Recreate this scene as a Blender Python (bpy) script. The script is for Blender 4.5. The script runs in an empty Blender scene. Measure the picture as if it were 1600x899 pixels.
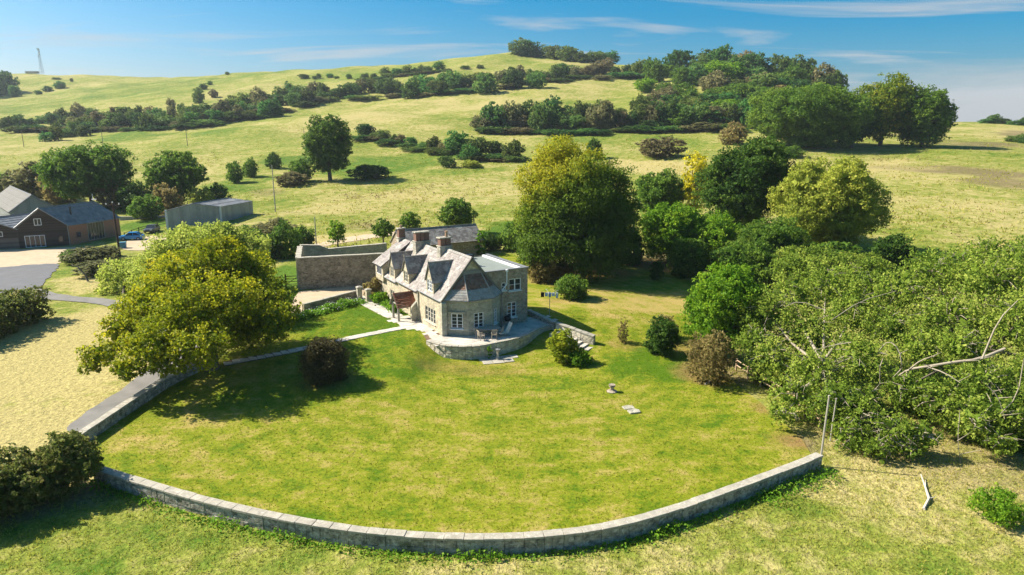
import bpy, bmesh, math, random
import numpy as np
from mathutils import Vector, Matrix
from mathutils.geometry import delaunay_2d_cdt
R = math.radians
rng = np.random.default_rng(7)
random.seed(7)
SC = bpy.context.scene
COL = SC.collection

# ------------------------------------------------------------------ camera
F, PITCH, H = 1067.0, R(13.2), 21.0
cam_d = bpy.data.cameras.new('camera')
cam = bpy.data.objects.new('camera', cam_d)
COL.objects.link(cam)
cam.location = (0, 0, H)
cam.rotation_euler = (R(90) - PITCH, 0, 0)
cam_d.sensor_width = 36.0
cam_d.lens = 36.0 * F / 1600.0
cam_d.clip_start = 0.5
cam_d.clip_end = 12000
SC.camera = cam

# ------------------------------------------------------------------ sky, sun, exposure
SUN_DIR = Vector((-0.955, 0.24, 0.0)).normalized()      # horizontal direction towards the sun
SUN_EL = R(41)
W = bpy.data.worlds.new('World')
SC.world = W
W.use_nodes = True
wn, wl = W.node_tree.nodes, W.node_tree.links
wn.clear()
wout = wn.new('ShaderNodeOutputWorld')
wbg = wn.new('ShaderNodeBackground')
wsky = wn.new('ShaderNodeTexSky')
wsky.sky_type = 'NISHITA'
wsky.sun_disc = False
wsky.sun_elevation = SUN_EL
wsky.sun_rotation = math.atan2(SUN_DIR.x, SUN_DIR.y)
wsky.altitude = 0
wsky.air_density = 0.8
wsky.dust_density = 2.2
wsky.ozone_density = 5.0
wbg.inputs['Strength'].default_value = 0.065
# thin cirrus: noise on the plane of a high cloud layer
wtc = wn.new('ShaderNodeTexCoord')
wsep = wn.new('ShaderNodeSeparateXYZ')
wl.new(wtc.outputs['Generated'], wsep.inputs[0])
wz = wn.new('ShaderNodeMath'); wz.operation = 'MAXIMUM'; wz.inputs[1].default_value = 0.0
wl.new(wsep.outputs['Z'], wz.inputs[0])
wz2 = wn.new('ShaderNodeMath'); wz2.operation = 'ADD'; wz2.inputs[1].default_value = 0.06
wl.new(wz.outputs[0], wz2.inputs[0])
wdx = wn.new('ShaderNodeMath'); wdx.operation = 'DIVIDE'
wdy = wn.new('ShaderNodeMath'); wdy.operation = 'DIVIDE'
wl.new(wsep.outputs['X'], wdx.inputs[0]); wl.new(wz2.outputs[0], wdx.inputs[1])
wl.new(wsep.outputs['Y'], wdy.inputs[0]); wl.new(wz2.outputs[0], wdy.inputs[1])
wcomb = wn.new('ShaderNodeCombineXYZ')
wl.new(wdx.outputs[0], wcomb.inputs[0]); wl.new(wdy.outputs[0], wcomb.inputs[1])
wmap = wn.new('ShaderNodeMapping')
wmap.inputs['Rotation'].default_value = (0, 0, R(14))
wmap.inputs['Scale'].default_value = (0.22, 0.62, 1)
wmap.inputs['Location'].default_value = (0.6, 3.4, 0)
wl.new(wcomb.outputs[0], wmap.inputs['Vector'])
wno = wn.new('ShaderNodeTexNoise')
wno.inputs['Scale'].default_value = 1.9
wno.inputs['Detail'].default_value = 9
wno.inputs['Roughness'].default_value = 0.56
wno.inputs['Distortion'].default_value = 0.7
wl.new(wmap.outputs[0], wno.inputs['Vector'])
wrp = wn.new('ShaderNodeValToRGB')
wrp.color_ramp.elements[0].position = 0.54
wrp.color_ramp.elements[0].color = (0, 0, 0, 1)
wrp.color_ramp.elements[1].position = 0.74
wrp.color_ramp.elements[1].color = (0.85, 0.85, 0.85, 1)
wl.new(wno.outputs['Fac'], wrp.inputs[0])
wmix = wn.new('ShaderNodeMix'); wmix.data_type = 'RGBA'
wsat = wn.new('ShaderNodeHueSaturation')
wsat.inputs['Saturation'].default_value = 1.68
wsat.inputs['Value'].default_value = 1.0
wsat.inputs['Hue'].default_value = 0.48
wl.new(wsky.outputs[0], wsat.inputs['Color'])
# a low bank of thin cloud lying along the horizon to the right
def wmath(op, a, b, c=None, clamp=False):
    n = wn.new('ShaderNodeMath'); n.operation = op; n.use_clamp = clamp
    for i, v in enumerate((a, b, c)):
        if v is None: continue
        if isinstance(v, (int, float)): n.inputs[i].default_value = v
        else: wl.new(v, n.inputs[i])
    return n.outputs[0]
wn2 = wn.new('ShaderNodeTexNoise'); wn2.inputs['Scale'].default_value = 1.0; wn2.inputs['Detail'].default_value = 8; wn2.inputs['Roughness'].default_value = .6; wn2.inputs['Distortion'].default_value = .4
wm2 = wn.new('ShaderNodeMapping'); wm2.inputs['Scale'].default_value = (5, 5, 34); wm2.inputs['Rotation'].default_value = (0, R(-5), 0); wl.new(wtc.outputs['Generated'], wm2.inputs['Vector']); wl.new(wm2.outputs[0], wn2.inputs['Vector'])
wtop = wmath('MULTIPLY_ADD', wsep.outputs['X'], .16, -.005)                       # the bank thickens to the right
wedge = wmath('SUBTRACT', wtop, wsep.outputs['Z'])
wb1 = wmath('MULTIPLY_ADD', wedge, 22.0, wmath('MULTIPLY_ADD', wn2.outputs['Fac'], 2.6, -1.35), True)
wb2 = wmath('MULTIPLY', wb1, .80)
wfac = wmath('MAXIMUM', wrp.outputs[0], wb2)
wl.new(wfac, wmix.inputs['Factor'])
wl.new(wsat.outputs[0], wmix.inputs['A'])
wmix.inputs['B'].default_value = (4.3, 4.35, 4.4, 1)
wl.new(wmix.outputs['Result'], wbg.inputs['Color'])
wl.new(wbg.outputs[0], wout.inputs['Surface'])

sun_d = bpy.data.lights.new('sun', 'SUN')
sun_d.energy = 4.6
sun_d.angle = R(0.6)
sun_d.color = (1.0, 0.93, 0.80)
sun = bpy.data.objects.new('sun', sun_d)
COL.objects.link(sun)
to_sun = Vector((SUN_DIR.x * math.cos(SUN_EL), SUN_DIR.y * math.cos(SUN_EL), math.sin(SUN_EL)))
sun.rotation_euler = to_sun.to_track_quat('Z', 'Y').to_euler()
sun.location = (-60, 20, 80)
vs = SC.view_settings
vs.view_transform = 'Standard'
vs.look = 'None'
vs.gamma = 1.0
vs.exposure = 1.17
vs.use_curve_mapping = False
SC.cycles.max_bounces = 6
SC.cycles.transparent_max_bounces = 4
SC.cycles.use_denoising = True

# ------------------------------------------------------------------ view geometry helpers (pixel of the 1600x899 survey picture -> place)
CT, ST = math.cos(PITCH), math.sin(PITCH)
def ray(px, py):
    u = (px - 800.0) / F; v = (449.5 - py) / F
    return np.array([u, CT + v * ST, -ST + v * CT])
def unz(px, py, z):
    d = ray(px, py); t = (z - H) / d[2]
    return Vector((d[0] * t, d[1] * t, z))
def unr(px, py, r):
    d = ray(px, py); t = r / math.hypot(d[0], d[1])
    return Vector((d[0] * t, d[1] * t, H + d[2] * t))
def uny(px, py, y):
    d = ray(px, py); t = y / d[1]
    return Vector((d[0] * t, y, H + d[2] * t))
def depth_of(p):
    return p[1] * CT - (p[2] - H) * ST

# ------------------------------------------------------------------ terrain heights
def skyline_fall(keys):
    return keys
COLS = {   # picture column: list of (distance, picture row) read from the photograph
 -500: [(130, 374), (180, 316), (250, 264), (350, 224), (500, 192), (700, 152), (900, 112)],
 0:    [(130, 374), (180, 314), (250, 262), (350, 222), (500, 192), (700, 152), (900, 110)],
 150:  [(130, 374), (180, 314), (240, 268), (330, 226), (480, 190), (680, 148), (880, 111)],
 300:  [(130, 373), (180, 312), (240, 266), (310, 226), (430, 186), (600, 148), (820, 117)],
 430:  [(130, 370), (170, 320), (220, 272), (300, 224), (420, 180), (560, 146), (760, 107)],
 560:  [(110, 398), (150, 342), (200, 288), (260, 246), (330, 207), (430, 170), (560, 135), (720, 104)],
 700:  [(110, 396), (150, 338), (200, 284), (260, 242), (330, 204), (430, 160), (560, 122), (700, 90)],
 810:  [(110, 394), (150, 334), (200, 282), (260, 240), (330, 203), (430, 155), (560, 112), (680, 77)],
 900:  [(110, 394), (150, 332), (200, 280), (260, 237), (330, 201), (430, 152), (550, 115), (670, 88)],
 1000: [(110, 394), (150, 330), (200, 276), (260, 233), (320, 201), (400, 158), (500, 124), (600, 100)],
 1100: [(100, 410), (150, 326), (200, 272), (250, 236), (310, 203), (380, 160), (460, 122), (540, 104)],
 1200: [(100, 410), (150, 322), (200, 268), (250, 230), (310, 200), (370, 160), (430, 128), (500, 114)],
 1300: [(100, 408), (150, 318), (200, 265), (250, 228), (310, 204), (370, 180), (430, 150)],
 1400: [(100, 406), (150, 315), (200, 262), (250, 228), (310, 210), (370, 200), (420, 193)],
 1500: [(100, 404), (150, 312), (200, 260), (250, 230), (310, 212), (370, 198), (420, 190)],
 1600: [(100, 402), (150, 310), (200, 258), (250, 232), (310, 214), (370, 200), (430, 191)],
 2100: [(100, 402), (150, 310), (200, 258), (250, 232), (310, 214), (370, 200), (430, 191)],
}
LR0, LR1, NR = math.log(70.0), math.log(4500.0), 260
AZ0, AZ1, NA = R(-52), R(52), 209
def _build_table():
    lr = np.linspace(LR0, LR1, NR)
    azs, prof = [], []
    for px, keys in sorted(COLS.items()):
        d = ray(px, 200.0)
        azs.append(math.atan2(d[0], d[1]))
        rr = [70.0, 95.0]; zz = [0.6, 0.8]
        if px < 350: zz = [0.0, 0.0]
        for r, py in keys:
            r = r / math.cos(azs[-1])
            rr.append(r); zz.append(unr(px, py, r).z)
        r, z = rr[-1], zz[-1]
        rr += [r * 1.06, r * 1.18, r * 1.45, r * 2.0, 4500]
        sl = max((z - 21) / r, 0.0)
        zz += [z + sl * r * 0.03, z - 0.01 * r, z - 0.07 * r, z - 0.13 * r, -40]
        prof.append(np.interp(lr, np.log(rr), zz))
    azs = np.array(azs); prof = np.array(prof)
    az = np.linspace(AZ0, AZ1, NA)
    T = np.stack([np.interp(az, azs, prof[:, j]) for j in range(NR)], 1)
    def blur(A, k, axis):
        w = np.exp(-0.5 * (np.arange(-3 * k, 3 * k + 1) / k) ** 2); w /= w.sum()
        pad = [(0, 0), (0, 0)]; pad[axis] = (3 * k, 3 * k)
        B = np.pad(A, pad, mode='edge')
        return np.apply_along_axis(lambda m: np.convolve(m, w, 'valid'), axis, B)
    T = blur(T, 5, 0)
    T = blur(T, 2, 1)
    return T
TAB = _build_table()
def sstep(a, b, x):
    t = np.clip((x - a) / (b - a), 0, 1)
    return t * t * (3 - 2 * t)
def hz(x, y):
    x = np.asarray(x, float); y = np.asarray(y, float)
    r = np.hypot(x, y); az = np.arctan2(x, y)
    fi = np.clip((np.log(np.maximum(r, 1e-3)) - LR0) / (LR1 - LR0) * (NR - 1), 0, NR - 1.001)
    ai = np.clip((az - AZ0) / (AZ1 - AZ0) * (NA - 1), 0, NA - 1.001)
    i0 = ai.astype(int); j0 = fi.astype(int); a = ai - i0; f = fi - j0
    zf = (TAB[i0, j0] * (1 - a) * (1 - f) + TAB[i0 + 1, j0] * a * (1 - f)
          + TAB[i0, j0 + 1] * (1 - a) * f + TAB[i0 + 1, j0 + 1] * a * f)
    und = (np.sin(x * .031 + 1.3) * np.cos(y * .027) + .6 * np.sin(x * .071 - y * .045 + .7)
           + .35 * np.sin(x * .13 + y * .11))
    zf = zf + und * 0.55 * sstep(130, 320, r) * (1 + sstep(300, 700, r))
    # near garden: lawn rises towards the house
    k = sstep(-9.5, -5.5, x)
    y0 = 50 + 10 * k; y1 = 63.5 + 8 * k
    zn = 1.15 * sstep(0, 1, (y - y0) / (y1 - y0)) * sstep(-42, -27, x) * (1 - .55 * sstep(9, 22, x))
    zn = zn + 0.05 * np.sin(x * .33 + 1) * np.sin(y * .29) * sstep(5, 12, r)
    b = sstep(80, 108, r)
    z = zn * (1 - b) + zf * b
    back = np.clip((np.pi - np.abs(az)) / (np.pi - R(80)), 0, 1)
    return z * np.minimum(1, back)
def hz1(x, y): return float(hz(x, y))
_tr = np.concatenate([np.arange(22, 140, .25), np.arange(140, 400, .8), np.arange(400, 1300, 2.5)])
def G(px, py):
    """the ground point seen at that picture position (first terrain hit)"""
    d = ray(px, py); hl = math.hypot(d[0], d[1])
    xs, ys, zs = d[0] / hl * _tr, d[1] / hl * _tr, H + d[2] / hl * _tr
    g = hz(xs, ys) - zs
    idx = np.nonzero(g >= 0)[0]
    if len(idx) == 0:
        i = int(np.argmax(g / _tr)); r = _tr[i]      # grazes the skyline: stand on the crest
    else:
        i = idx[0]
        if i == 0: r = _tr[0]
        else:
            a, b = g[i - 1], g[i]; r = _tr[i - 1] + (_tr[i] - _tr[i - 1]) * (-a) / (b - a)
    x, y = d[0] / hl * r, d[1] / hl * r
    return Vector((x, y, hz1(x, y)))

# ------------------------------------------------------------------ node helpers
class NT:
    def __init__(s, name):
        s.m = bpy.data.materials.new(name); s.m.use_nodes = True
        s.n = s.m.node_tree.nodes; s.l = s.m.node_tree.links
        s.n.clear()
        s.out = s.n.new('ShaderNodeOutputMaterial')
    def node(s, t, **kw):
        n = s.n.new(t)
        for k, v in kw.items():
            if k in n.inputs: s.set(n.inputs[k], v)
            else: setattr(n, k, v)
        return n
    def set(s, inp, v):
        if hasattr(v, 'is_output') or isinstance(v, bpy.types.NodeSocket): s.l.new(v, inp)
        elif isinstance(v, (tuple, list)) and len(v) == 3 and inp.type == 'RGBA': inp.default_value = (*v, 1)
        else: inp.default_value = v
    def coord(s, kind='Object', scale=(1, 1, 1), rot=(0, 0, 0)):
        tc = s.n.new('ShaderNodeTexCoord'); mp = s.n.new('ShaderNodeMapping')
        mp.inputs['Scale'].default_value = scale; mp.inputs['Rotation'].default_value = rot
        s.l.new(tc.outputs[kind], mp.inputs['Vector'])
        return mp.outputs[0]
    def noise(s, vec, scale, detail=5, rough=.55, dist=0):
        n = s.node('ShaderNodeTexNoise', Scale=scale, Detail=detail, Roughness=rough, Distortion=dist)
        s.l.new(vec, n.inputs['Vector']); return n.outputs['Fac']
    def voro(s, vec, scale, feature='F1', out='Color'):
        n = s.node('ShaderNodeTexVoronoi', feature=feature, Scale=scale)
        s.l.new(vec, n.inputs['Vector']); return n.outputs[out]
    def ramp(s, fac, stops):
        n = s.n.new('ShaderNodeValToRGB'); e = n.color_ramp.elements
        while len(e) < len(stops): e.new(0.5)
        for i, (p, c) in enumerate(stops):
            e[i].position = p
            e[i].color = (*c, 1) if isinstance(c, (tuple, list)) else (c, c, c, 1)
        s.l.new(fac, n.inputs[0]); return n.outputs[0]
    def mix(s, fac, a, b, mode='MIX'):
        n = s.n.new('ShaderNodeMix'); n.data_type = 'RGBA'; n.blend_type = mode
        s.set(n.inputs['Factor'], fac); s.set(n.inputs['A'], a); s.set(n.inputs['B'], b)
        return n.outputs['Result']
    def math(s, op, a, b=0.0, clamp=False):
        n = s.n.new('ShaderNodeMath'); n.operation = op; n.use_clamp = clamp
        s.set(n.inputs[0], a); s.set(n.inputs[1], b); return n.outputs[0]
    def attr(s, name):
        n = s.n.new('ShaderNodeAttribute'); n.attribute_name = name; return n.outputs['Fac']
    def bump(s, h, strength=.5, dist=.05):
        n = s.node('ShaderNodeBump', Strength=strength, Distance=dist)
        s.l.new(h, n.inputs['Height']); return n.outputs[0]
    def pbr(s, col, rough=.85, normal=None, spec=.25, metal=0.0):
        b = s.node('ShaderNodeBsdfPrincipled')
        s.set(b.inputs['Base Color'], col); s.set(b.inputs['Roughness'], rough)
        b.inputs['Specular IOR Level'].default_value = spec
        b.inputs['Metallic'].default_value = metal
        if normal is not None: s.l.new(normal, b.inputs['Normal'])
        s.l.new(b.outputs[0], s.out.inputs[0]); return s.m

M = {}
def simple(name, col, rough=.7, var=.25, scale=6, spec=.3, metal=0, bump=.15):
    t = NT(name); v = t.coord()
    n = t.noise(v, scale, 5)
    c = t.mix(n, tuple(x * (1 - var) for x in col), tuple(min(1, x * (1 + var)) for x in col))
    M[name] = t.pbr(c, rough, t.bump(n, bump, .02), spec, metal); return M[name]

def grass_mat(name, lush, mid, straw, brown, fine=7.0, bump=.5, bd=.08, streak=None, mott=1.5, vastamp=1.5):
    t = NT(name); v = t.coord()
    dry = t.attr('dry'); br = t.attr('brown')
    big = t.noise(v, .055, 4, .6)
    med = t.noise(v, .42, 6, .65, .4)
    fin = t.noise(v, fine, 4, .7)
    fin2 = t.noise(v, fine * .28, 5, .7)
    vast = t.noise(v, .016, 5, .6, .6)
    big = t.math('ADD', t.math('MULTIPLY', big, .55), t.math('MULTIPLY', vast, .45))
    a = t.math('MULTIPLY_ADD', big, vastamp); t.n[-1].inputs[2].default_value = -vastamp / 2
    b = t.math('MULTIPLY_ADD', med, mott); t.n[-1].inputs[2].default_value = -mott / 2
    c = t.math('MULTIPLY_ADD', fin2, 1.05); t.n[-1].inputs[2].default_value = -.525
    f = t.math('ADD', dry, a); f = t.math('ADD', f, b); f = t.math('ADD', f, c)
    if streak:
        vs_ = t.coord(scale=streak)
        sn = t.noise(vs_, 1.0, 5, .6, .2)
        d = t.math('MULTIPLY_ADD', sn, .6); t.n[-1].inputs[2].default_value = -.3
        f = t.math('ADD', f, d)
        sx = t.n.new('ShaderNodeSeparateXYZ'); t.l.new(v, sx.inputs[0])
        dy = t.math('SUBTRACT', sx.outputs[1], 66.0); rr_ = t.math('SQRT', t.math('ADD', t.math('MULTIPLY', sx.outputs[0], sx.outputs[0]), t.math('MULTIPLY', t.math('MULTIPLY', dy, dy), .62)))
        wv = t.math('SINE', t.math('ADD', t.math('MULTIPLY', rr_, 4.2), t.math('MULTIPLY', med, 5.0)))
        f = t.math('ADD', f, t.math('MULTIPLY', wv, .055))
    col = t.ramp(f, [(.08, lush), (.46, mid), (.86, straw)])
    bn = t.math('MULTIPLY_ADD', fin2, 1.2); t.n[-1].inputs[2].default_value = -.6
    bf = t.math('ADD', br, t.math('MULTIPLY', br, bn), True)
    col = t.mix(bf, col, brown)
    sp = t.ramp(fin, [(.25, .5), (.75, 1.42)])
    col = t.mix(1.0, col, sp, 'MULTIPLY')
    h = t.math('ADD', fin, t.math('MULTIPLY', fin2, 2.2))
    M[name] = t.pbr(col, .95, t.bump(h, bump, bd), .08); return M[name]

grass_mat('lawn_grass', (.072, .138, .005), (.20, .218, .014), (.36, .275, .085), (.24, .145, .06), fine=9, bump=.45, bd=.05, streak=(.12, .75, 1), mott=1.4, vastamp=1.1)
grass_mat('meadow', (.085, .155, .014), (.220, .240, .040), (.41, .345, .135), (.17, .125, .07), fine=3.2, bump=.75, bd=.2, mott=1.5, vastamp=1.7)

def leaf_mat(name, dark, mid, light, trans=.48, objvar=.0):
    t = NT(name)
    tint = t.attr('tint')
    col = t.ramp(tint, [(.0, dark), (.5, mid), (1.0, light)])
    if objvar:
        oi = t.n.new('ShaderNodeObjectInfo')
        hs = t.n.new('ShaderNodeHueSaturation')
        h = t.math('MULTIPLY_ADD', oi.outputs['Random'], objvar * .11); t.n[-1].inputs[2].default_value = .5 - objvar * .035
        wn_ = t.n.new('ShaderNodeTexWhiteNoise'); wn_.noise_dimensions = '1D'
        t.l.new(oi.outputs['Random'], wn_.inputs['W'])
        val = t.math('MULTIPLY_ADD', wn_.outputs['Value'], objvar); t.n[-1].inputs[2].default_value = 1 - objvar * .5
        t.l.new(h, hs.inputs['Hue']); t.l.new(val, hs.inputs['Value']); t.l.new(col, hs.inputs['Color'])
        col = hs.outputs[0]
    d = t.node('ShaderNodeBsdfPrincipled'); t.l.new(col, d.inputs['Base Color'])
    d.inputs['Roughness'].default_value = .6; d.inputs['Specular IOR Level'].default_value = .15
    tr = t.node('ShaderNodeBsdfTranslucent'); t.l.new(col, tr.inputs['Color'])
    mx = t.node('ShaderNodeMixShader', Fac=trans)
    t.l.new(d.outputs[0], mx.inputs[1]); t.l.new(tr.outputs[0], mx.inputs[2])
    t.l.new(mx.outputs[0], t.out.inputs[0]); M[name] = t.m; return t.m

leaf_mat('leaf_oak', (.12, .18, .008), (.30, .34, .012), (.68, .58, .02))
leaf_mat('leaf_willow', (.22, .30, .04), (.42, .50, .08), (.64, .66, .14))
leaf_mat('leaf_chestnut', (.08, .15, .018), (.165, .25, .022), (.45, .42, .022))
leaf_mat('leaf_dark', (.032, .085, .013), (.072, .150, .019), (.155, .245, .03))
leaf_mat('leaf_lime', (.20, .26, .03), (.38, .43, .055), (.58, .58, .09))
leaf_mat('leaf_bright', (.08, .20, .012), (.18, .34, .018), (.38, .52, .03))
leaf_mat('leaf_mid', (.06, .14, .018), (.13, .235, .026), (.27, .37, .045))
leaf_mat('leaf_ash', (.11, .19, .02), (.25, .35, .04), (.50, .55, .10))
leaf_mat('leaf_yellow', (.36, .36, .012), (.64, .56, .018), (.80, .72, .04))
leaf_mat('leaf_russet', (.14, .12, .04), (.29, .23, .08), (.44, .37, .13))
leaf_mat('leaf_far', (.058, .115, .024), (.118, .19, .036), (.23, .28, .06), objvar=.8)
leaf_mat('leaf_far_scrub', (0.116, 0.109, 0.046), (0.202, 0.186, 0.078), (0.341, 0.295, 0.132), objvar=.5)
leaf_mat('leaf_hedge', (.075, .115, .022), (.155, .19, .035), (.31, .27, .09))
leaf_mat('leaf_purple', (.055, .05, .022), (.11, .095, .035), (.19, .16, .05))
leaf_mat('leaf_gold', (.14, .21, .012), (.30, .36, .02), (.55, .54, .04))
leaf_mat('grass_blade', (.17, .23, .012), (.35, .36, .045), (.55, .47, .14), trans=.45)
leaf_mat('lawn_blade', (.10, .17, .006), (.22, .25, .014), (.36, .29, .08), trans=.45)
leaf_mat('weed_leaf', (.08, .20, .012), (.16, .33, .018), (.30, .47, .04), trans=.45)
leaf_mat('flower_petal', (.55, .50, .03), (.75, .72, .66), (.85, .83, .80), trans=.2)
simple('bark', (.15, .125, .095), .9, .4, 5, .1, bump=.6)
simple('bark_pale', (.34, .29, .22), .9, .3, 5, .1, bump=.4)

def stone_mat(name, base, var, scale, mort, stain=(.06, .06, .055), lichen=(.5, .49, .42), moss=None, lich_amt=.5, stain_amt=.5, ss=1.0, ls=2.1, joints=1.0):
    t = NT(name)
    gp = t.n.new('ShaderNodeNewGeometry').outputs['Position']
    mpn = t.n.new('ShaderNodeMapping'); mpn.inputs['Scale'].default_value = (1, 1, 1.6); t.l.new(gp, mpn.inputs['Vector']); v = mpn.outputs[0]
    dn = t.noise(v, 3.0, 3)
    dv = t.n.new('ShaderNodeVectorMath'); dv.operation = 'ADD'
    sc = t.n.new('ShaderNodeVectorMath'); sc.operation = 'SCALE'; sc.inputs['Scale'].default_value = .12
    cmb = t.n.new('ShaderNodeCombineXYZ'); t.l.new(dn, cmb.inputs[0]); t.l.new(dn, cmb.inputs[2])
    t.l.new(cmb.outputs[0], sc.inputs[0]); t.l.new(v, dv.inputs[0]); t.l.new(sc.outputs[0], dv.inputs[1])
    vv = dv.outputs[0]
    cell = t.voro(vv, scale)
    bw = t.n.new('ShaderNodeRGBToBW'); t.l.new(cell, bw.inputs[0])
    col = t.ramp(bw.outputs[0], [(.1, tuple(c * (1 - var) for c in base)), (.5, base), (.9, tuple(min(.8, c * (1 + var)) for c in base))])
    edge = t.voro(vv, scale, 'DISTANCE_TO_EDGE', 'Distance')
    em = t.ramp(edge, [(.0, 1.0), (.07, 0.0)])
    if joints: col = t.mix(em, col, mort)
    o = gp
    s1 = t.ramp(t.noise(o, ss, 8, .72), [(.47, 0.0), (.64, stain_amt)])
    col = t.mix(s1, col, stain)
    l1 = t.ramp(t.noise(o, ls, 7, .7), [(.54, 0.0), (.66, lich_amt)])
    col = t.mix(l1, col, lichen)
    if moss: 
        m1 = t.ramp(t.noise(o, 1.1, 6, .7), [(.56, 0.0), (.70, .8)])
        col = t.mix(m1, col, moss)
    g = t.noise(o, 14, 5, .7)
    col = t.mix(1.0, col, t.ramp(g, [(.2, .75), (.8, 1.22)]), 'MULTIPLY')
    h = t.math('ADD', t.math('MULTIPLY', t.ramp(edge, [(0.0, 0.0), (.12, 1.0)]), joints), t.math('MULTIPLY', g, .4))
    M[name] = t.pbr(col, .92, t.bump(h, .8, .04), .12); return M[name]

stone_mat('house_stone', (.56, .48, .34), .24, 3.4, (.56, .50, .38), stain=(.22, .21, .18), lichen=(.50, .47, .36), lich_amt=.4, stain_amt=.5)
stone_mat('bay_stone', (.42, .39, .30), .20, 2.2, (.42, .40, .32), stain=(.22, .215, .19), lichen=(.46, .45, .37), lich_amt=.5, stain_amt=.55)
stone_mat('wing_stone', (.38, .31, .235), .38, 4.2, (.40, .36, .29), stain=(.25, .15, .10), lichen=(.42, .40, .34), lich_amt=.4, stain_amt=.45)
stone_mat('yard_stone', (.34, .285, .21), .40, 3.6, (.37, .32, .25), stain=(.06, .055, .045), lichen=(.30, .29, .24), lich_amt=.4, stain_amt=.6)
stone_mat('wall_block', (.40, .36, .29), .30, 3.4, (.33, .30, .24), stain=(.075, .07, .06), lichen=(.66, .64, .57), moss=(.11, .12, .05), lich_amt=.8, stain_amt=.85, ss=2.4, ls=4.2, joints=.35)
stone_mat('coping', (.40, .365, .295), .12, 2.6, (.37, .34, .275), stain=(.24, .22, .18), lichen=(.58, .56, .49), lich_amt=.6, stain_amt=.5, ss=2.6, ls=5.0, joints=0.0)
stone_mat('terrace_stone', (.58, .52, .40), .28, 2.2, (.50, .45, .35), stain=(.16, .15, .12), lichen=(.60, .57, .49), lich_amt=.6, stain_amt=.55)
stone_mat('flag', (.54, .50, .43), .15, .7, (.50, .46, .40), stain=(.27, .25, .21), lichen=(.56, .54, .49), lich_amt=.45, stain_amt=.55, joints=0.0)
stone_mat('chimney_stone', (.46, .42, .34), .2, 2.5, (.42, .39, .31))

def slate_mat(name, a, b, c, lich, amt):
    t = NT(name); tint = t.attr('tint'); o = t.n.new('ShaderNodeNewGeometry').outputs['Position']
    col = t.ramp(tint, [(0, a), (.5, b), (1, c)])
    l1 = t.ramp(t.noise(o, .9, 7, .7), [(.48, 0.0), (.64, amt)])
    col = t.mix(l1, col, lich)
    g = t.noise(o, 16, 4, .7)
    col = t.mix(1.0, col, t.ramp(g, [(.2, .78), (.8, 1.2)]), 'MULTIPLY')
    M[name] = t.pbr(col, .7, t.bump(g, .4, .02), .3)
slate_mat('slate', (.17, .145, .13), (.25, .22, .20), (.35, .31, .28), (.50, .48, .43), .8)
slate_mat('red_tile', (.16, .075, .045), (.23, .115, .07), (.31, .17, .11), (.30, .26, .21), .6)
slate_mat('stone_slate', (.22, .20, .18), (.30, .28, .25), (.38, .36, .33), (.46, .45, .42), .6)
slate_mat('porch_tile', (.22, .075, .035), (.31, .12, .06), (.38, .18, .10), (.40, .32, .24), .55)
slate_mat('asbestos', (.075, .07, .06), (.10, .092, .08), (.13, .118, .10), (.10, .095, .06), .6)
slate_mat('barn_slate', (.15, .16, .175), (.21, .22, .235), (.28, .285, .295), (.33, .33, .32), .5)

simple('white_paint', (.80, .81, .82), .5, .06, 8, .4)
simple('mullion', (.50, .47, .39), .8, .15, 8, .2)
simple('lead', (.20, .205, .21), .55, .2, 5, .4)
simple('flat_roof', (.22, .245, .22), .85, .2, 1.2, .2)
simple('verge', (.18, .165, .145), .9, .35, 3, .2)
simple('brick_red', (.20, .118, .088), .9, .35, 7, .15, bump=.4)
simple('pot', (.42, .27, .17), .85, .25, 6, .2)
simple('oak_post', (.36, .33, .28), .85, .25, 9, .15, bump=.4)
simple('teak', (.36, .31, .25), .8, .25, 12, .15)
simple('black_iron', (.012, .012, .013), .4, .2, 8, .4)
simple('canvas', (.70, .66, .56), .85, .1, 12, .1)
simple('steel', (.30, .31, .32), .5, .15, 8, .5, .4)
simple('pole_wood', (.22, .18, .14), .9, .25, 3, .1)
simple('pole_dark', (.075, .045, .035), .85, .25, 3, .15)
simple('fence_wood', (.42, .30, .20), .9, .25, 5, .1)
simple('grey_wood', (.36, .33, .28), .9, .2, 5, .1)
simple('dead_wood', (.50, .45, .37), .9, .2, 5, .1)
simple('insulator', (.7, .7, .68), .4, .05, 8, .4)
simple('concrete', (.42, .41, .38), .9, .25, .8, .15)
simple('tarmac', (.145, .145, .15), .9, .22, .6, .15)
simple('lane', (.20, .19, .175), .92, .45, .6, .12)
simple('gravel', (.47, .37, .25), .95, .25, 1.1, .1, bump=.4)
simple('soil', (.17, .115, .075), .95, .35, .9, .05, bump=.5)
simple('tyre', (.02, .02, .02), .8, .2, 9, .2)
simple('car_blue', (.02, .20, .50), .25, .04, 2, .6)
simple('car_grey', (.06, .065, .075), .3, .05, 2, .6)
simple('bin_blue', (.06, .20, .32), .5, .1, 4, .4)
simple('cloth_white', (.75, .76, .80), .9, .06, 8, .1)
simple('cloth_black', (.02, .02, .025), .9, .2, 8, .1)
simple('cloth_blue', (.25, .36, .60), .9, .15, 8, .1)
simple('ivy_stem', (.12, .09, .06), .9, .3, 5, .1)

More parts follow.
